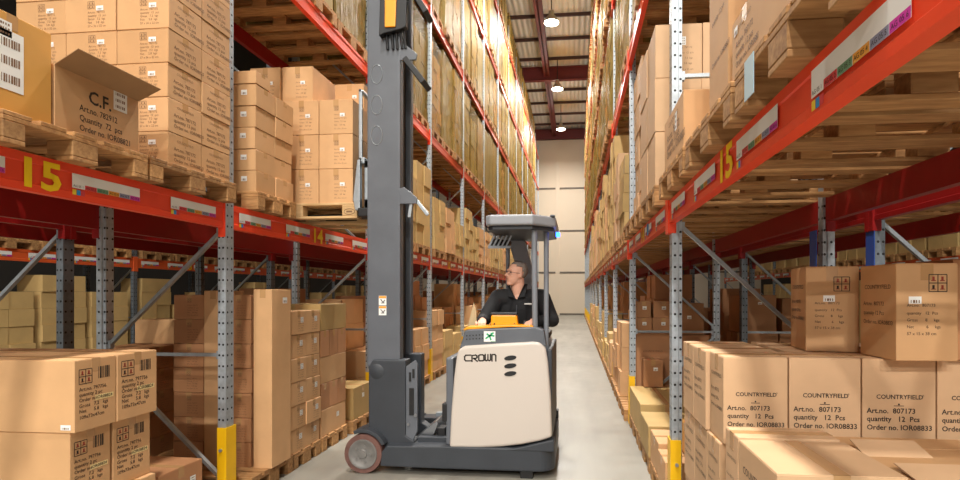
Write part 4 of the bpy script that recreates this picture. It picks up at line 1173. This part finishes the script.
def body(m):
    chain(m, [(HIP, .135), (Vector((-.53, 5.17, 1.2)), .13), (CH, .135), (NK - Vector((0, 0, .05)), .085)])
    for s in (-1, 1): cap(m, CH + Vector((s * .09, 0, .02)), CH + Vector((s * .08, 0, -.2)), .105, .10)
    chain(m, [(NK - Vector((0, 0, .05)), .07), (NK + Vector((-.005, -.01, .05)), .066), (hp(0, -.028, -.06), .062)])
    for sh, el, wr in ((shR, elR, wrR), (shL, elL, wrL)):
        chain(m, [(CH + (sh - CH) * .6 + Vector((0, 0, .04)), .075), (sh, .066), (el, .047), (wr, .031)])
    hand(m, wrR, Vector((.12, -1, -.10)), 1); hand(m, wrL, Vector((-.35, -1, -.10)), -1)
    for s in (-1, 1):
        h = HIP + Vector((s * .095, -.02, -.02)); k = Vector((-.53 + s * .13, 4.80, 1.02)); a = Vector((-.53 + s * .13, 4.86, .53)); t = Vector((-.53 + s * .14, 4.74, .465))
        chain(m, [(h, .095), (k, .062), (a, .042)]); chain(m, [(a - Vector((0, 0, .04)), .04), (t, .032)])
    # head
    m.sphere(hp(0, -.012, .03), .1, 24, sc=(.76, .95, .88), rot=HR)
    m.sphere(hp(0, .022, -.035), .1, 24, sc=(.69, .72, .84), rot=HR)
    m.sphere(hp(0, .060, -.097), .033, 14, sc=(1, .8, .75), rot=HR)
    cap(m, hp(-.045, -.005, -.068), hp(-.02, .055, -.094), .02, .018); cap(m, hp(.045, -.005, -.068), hp(.02, .055, -.094), .02, .018)
    cap(m, hp(0, .084, .012), hp(0, .108, -.024), .009, .0135); m.sphere(hp(-.011, .096, -.028), .009, 10); m.sphere(hp(.011, .096, -.028), .009, 10)
    cap(m, hp(-.036, .078, .026), hp(.036, .078, .026), .0095)
    cap(m, hp(-.016, .083, -.053), hp(.016, .083, -.053), .0065); cap(m, hp(-.014, .082, -.064), hp(.014, .082, -.064), .0075)
    for s in (-1, 1):
        m.sphere(hp(s * .04, .062, -.025), .022, 12, rot=HR)
        m.sphere(hp(s * .078, -.012, -.008), .03, 14, sc=(.3, .6, 1.05), rot=HR)
bd = local(blob('body', body, 'skin', PR, .0055, 3))
def hair(m):
    m.sphere(hp(0, -.02, .040), .1, 26, sc=(.80, .94, .88), rot=HR)
hr = MB(); hair(hr)
me = hr.data('hair', [M['hair']], smooth=True)
bm = bmesh.new(); bm.from_mesh(me); HI = HR.transposed()
kill = []
for v in bm.verts:
    q = HI @ (v.co - HC)
    if q.z < .055 and q.y > -.01 + (q.z < .0) * 0 or q.y > .03 + (q.z - .055) * .8 or q.z < -.055 or (q.z < .012 and q.y > -.03): kill.append(v)
bmesh.ops.delete(bm, geom=kill, context='VERTS'); 
bm.to_mesh(me); bm.free()
ho = link('hair', me, PR); so = ho.modifiers.new('t', 'SOLIDIFY'); so.thickness = .008; so.offset = 0; local(ho); ho['label'] = 'short grey hair'
m = MB()
for s in (-1, 1): m.sphere(hp(s * .031, .0775, .008), .0115, 12, sc=(1, .45, .6), rot=HR)
local(obj('eyes', m, M['eye'], PR, smooth=True))
m = MB(); cap(m, hp(-.019, .0905, -.0585), hp(.019, .0905, -.0585), .0028, n=8); local(obj('mouth', m, M['lip'], PR, smooth=True))
m = MB()
for s in (-1, 1):
    pr = [hp(s * .034 + .022 * math.cos(2 * PI * i / 20), .098, .004 + .016 * math.sin(2 * PI * i / 20)) for i in range(21)]
    for a, b in zip(pr, pr[1:]): m.tube(a, b, .0016, n=6, cap=False)
    m.tube(hp(s * .056, .096, .008), hp(s * .078, .0, .008), .0018, n=6)
m.tube(hp(-.012, .1, .006), hp(.012, .1, .006), .0016, n=6)
local(obj('glasses', m, M['glass'], PR)).__setitem__('label', 'thin framed glasses')
def jacket(m):
    chain(m, [(HIP + Vector((0, 0, .0)), .158), (Vector((-.53, 5.17, 1.2)), .155), (CH + Vector((0, 0, .03)), .158), (NK - Vector((0, 0, .045)), .10), (NK + Vector((-.01, .005, .0)), .078)])
    for s in (-1, 1):
        cap(m, CH + Vector((s * .10, 0, .02)), CH + Vector((s * .09, .01, -.26)), .125, .125)
    for sh, el, wr in ((shR, elR, wrR), (shL, elL, wrL)):
        chain(m, [(CH + (sh - CH) * .6 + Vector((0, 0, .06)), .10), (sh + Vector((0, 0, .02)), .09), (el, .066), (wr + (el - wr) * .12, .046)])
    # sleeve folds
    for sh, el in ((shR, elR), (shL, elL)):
        for f in (.35, .6, .85): 
            p = sh.lerp(el, f); m.sphere(p, .072 - .012 * f, 14, sc=(1.05, 1.05, .35))
jk = blob('jacket', jacket, 'jacket', PR, .009, 3)
# open collar
bm = bmesh.new(); bm.from_mesh(jk.data); kill = []
for v in bm.verts:
    d = v.co - Vector((-.555, 5.0, 1.60))
    if v.co.z > 1.53 and v.co.y < 5.06 and abs(d.x + .0) < .055 * (v.co.z - 1.53) / .08: kill.append(v)
bmesh.ops.delete(bm, geom=kill, context='VERTS'); bm.to_mesh(jk.data); bm.free()
so = jk.modifiers.new('t', 'SOLIDIFY'); so.thickness = .006; so.offset = -1
local(jk); jk['label'] = 'black zipped jacket'
m = MB()
for s in (-1, 1):
    m.quadbox([(-.553 + s * .012, 4.968, 1.535), (-.553 + s * .08, 4.985, 1.55), (-.553 + s * .10, 5.05, 1.672), (-.553 + s * .075, 4.995, 1.672),
               (-.553 + s * .012, 4.98, 1.535), (-.553 + s * .08, 5.0, 1.55), (-.553 + s * .095, 5.06, 1.667), (-.553 + s * .07, 5.005, 1.667)])
cl = local(obj('collar', m, M['jacket'], jk, .003)); 
m = MB().box(-.475, -.405, 4.953, 4.961, 1.478, 1.488)
local(obj('chest_stripe', m, M['white'], jk))
m = MB().box(-.556, -.548, 4.975, 4.985, 1.15, 1.47)
local(obj('zip', m, M['glass'], jk))
def trousers(m):
    chain(m, [(HIP + Vector((-.06, 0, -.02)), .135), (HIP + Vector((.06, 0, -.02)), .135)])
    for s in (-1, 1):
        h = HIP + Vector((s * .095, -.02, -.02)); k = Vector((-.53 + s * .13, 4.80, 1.02)); a = Vector((-.53 + s * .13, 4.86, .56))
        chain(m, [(h, .112), (k, .078), (a, .062)])
tr = local(blob('trousers', trousers, 'trousers', PR, .01, 3)); tr['label'] = 'dark work trousers'
for s in (-1, 1):
    def shoe(m, s=s):
        chain(m, [(Vector((-.53 + s * .13, 4.87, .465)), .05), (Vector((-.53 + s * .138, 4.78, .46)), .044), (Vector((-.53 + s * .142, 4.72, .455)), .04)])
        cap(m, Vector((-.53 + s * .13, 4.86, .47)), Vector((-.53 + s * .13, 4.86, .55)), .05, .05)
    local(blob('shoe', shoe, 'black', PR, .007, 2))
tag(PR, 'man in black jacket and glasses driving the truck, looking up towards the mast', 'person')
tag(T, 'grey and cream reach truck standing across the aisle with raised mast', 'forklift truck')

# oval stamp on the pale pallet
m = MB(); c = (-2.075, 4.7195, 2.336)
for i in range(24):
    a, b = 2 * PI * i / 24, 2 * PI * (i + 1) / 24
    m.tube((c[0] + .05 * math.cos(a), c[1], c[2] + .026 * math.sin(a)), (c[0] + .05 * math.cos(b), c[1], c[2] + .026 * math.sin(b)), .003, n=6, cap=False)
m.box(c[0] - .028, c[0] + .028, c[1] - .001, c[1] + .001, c[2] - .008, c[2] + .008)
for o in bpy.data.objects:
    if o.get('label') == 'pale new wooden pallet carried on the forks of the truck':
        m.v = [tuple(Vector(v) - Vector(o.location)) for v in m.v]
        obj('oval_stamp', m, M['ink_soft'], o)

# ------------------------------------------------------------------ added fill: even world light through the end left open behind the camera
w = bpy.data.worlds.new('hall'); SC.world = w; w.use_nodes = True
w.node_tree.nodes['Background'].inputs[0].default_value = (1, .96, .90, 1)
w.node_tree.nodes['Background'].inputs[1].default_value = WORLD

# ------------------------------------------------------------------ camera
cd = bpy.data.cameras.new('camera'); co = bpy.data.objects.new('camera', cd); COL.objects.link(co)
co.location = (0, 0, 1.582); co.rotation_euler = (PI / 2, 0, math.radians(5.818))
cd.sensor_fit = 'HORIZONTAL'; cd.sensor_width = 36; cd.lens = 531.93 / 960 * 36
cd.shift_x = -(521.25 - 480) / 960; cd.shift_y = (293.28 - 240) / 960
cd.clip_start = .05; cd.clip_end = 200
SC.camera = co
vs = SC.view_settings; vs.view_transform = 'Standard'; vs.look = 'None'; vs.gamma = 1; vs.exposure = EXPO
try: vs.use_curve_mapping = False
except Exception: pass
SC.cycles.use_denoising = True
SC.cycles.max_bounces = 8; SC.cycles.transparent_max_bounces = 12
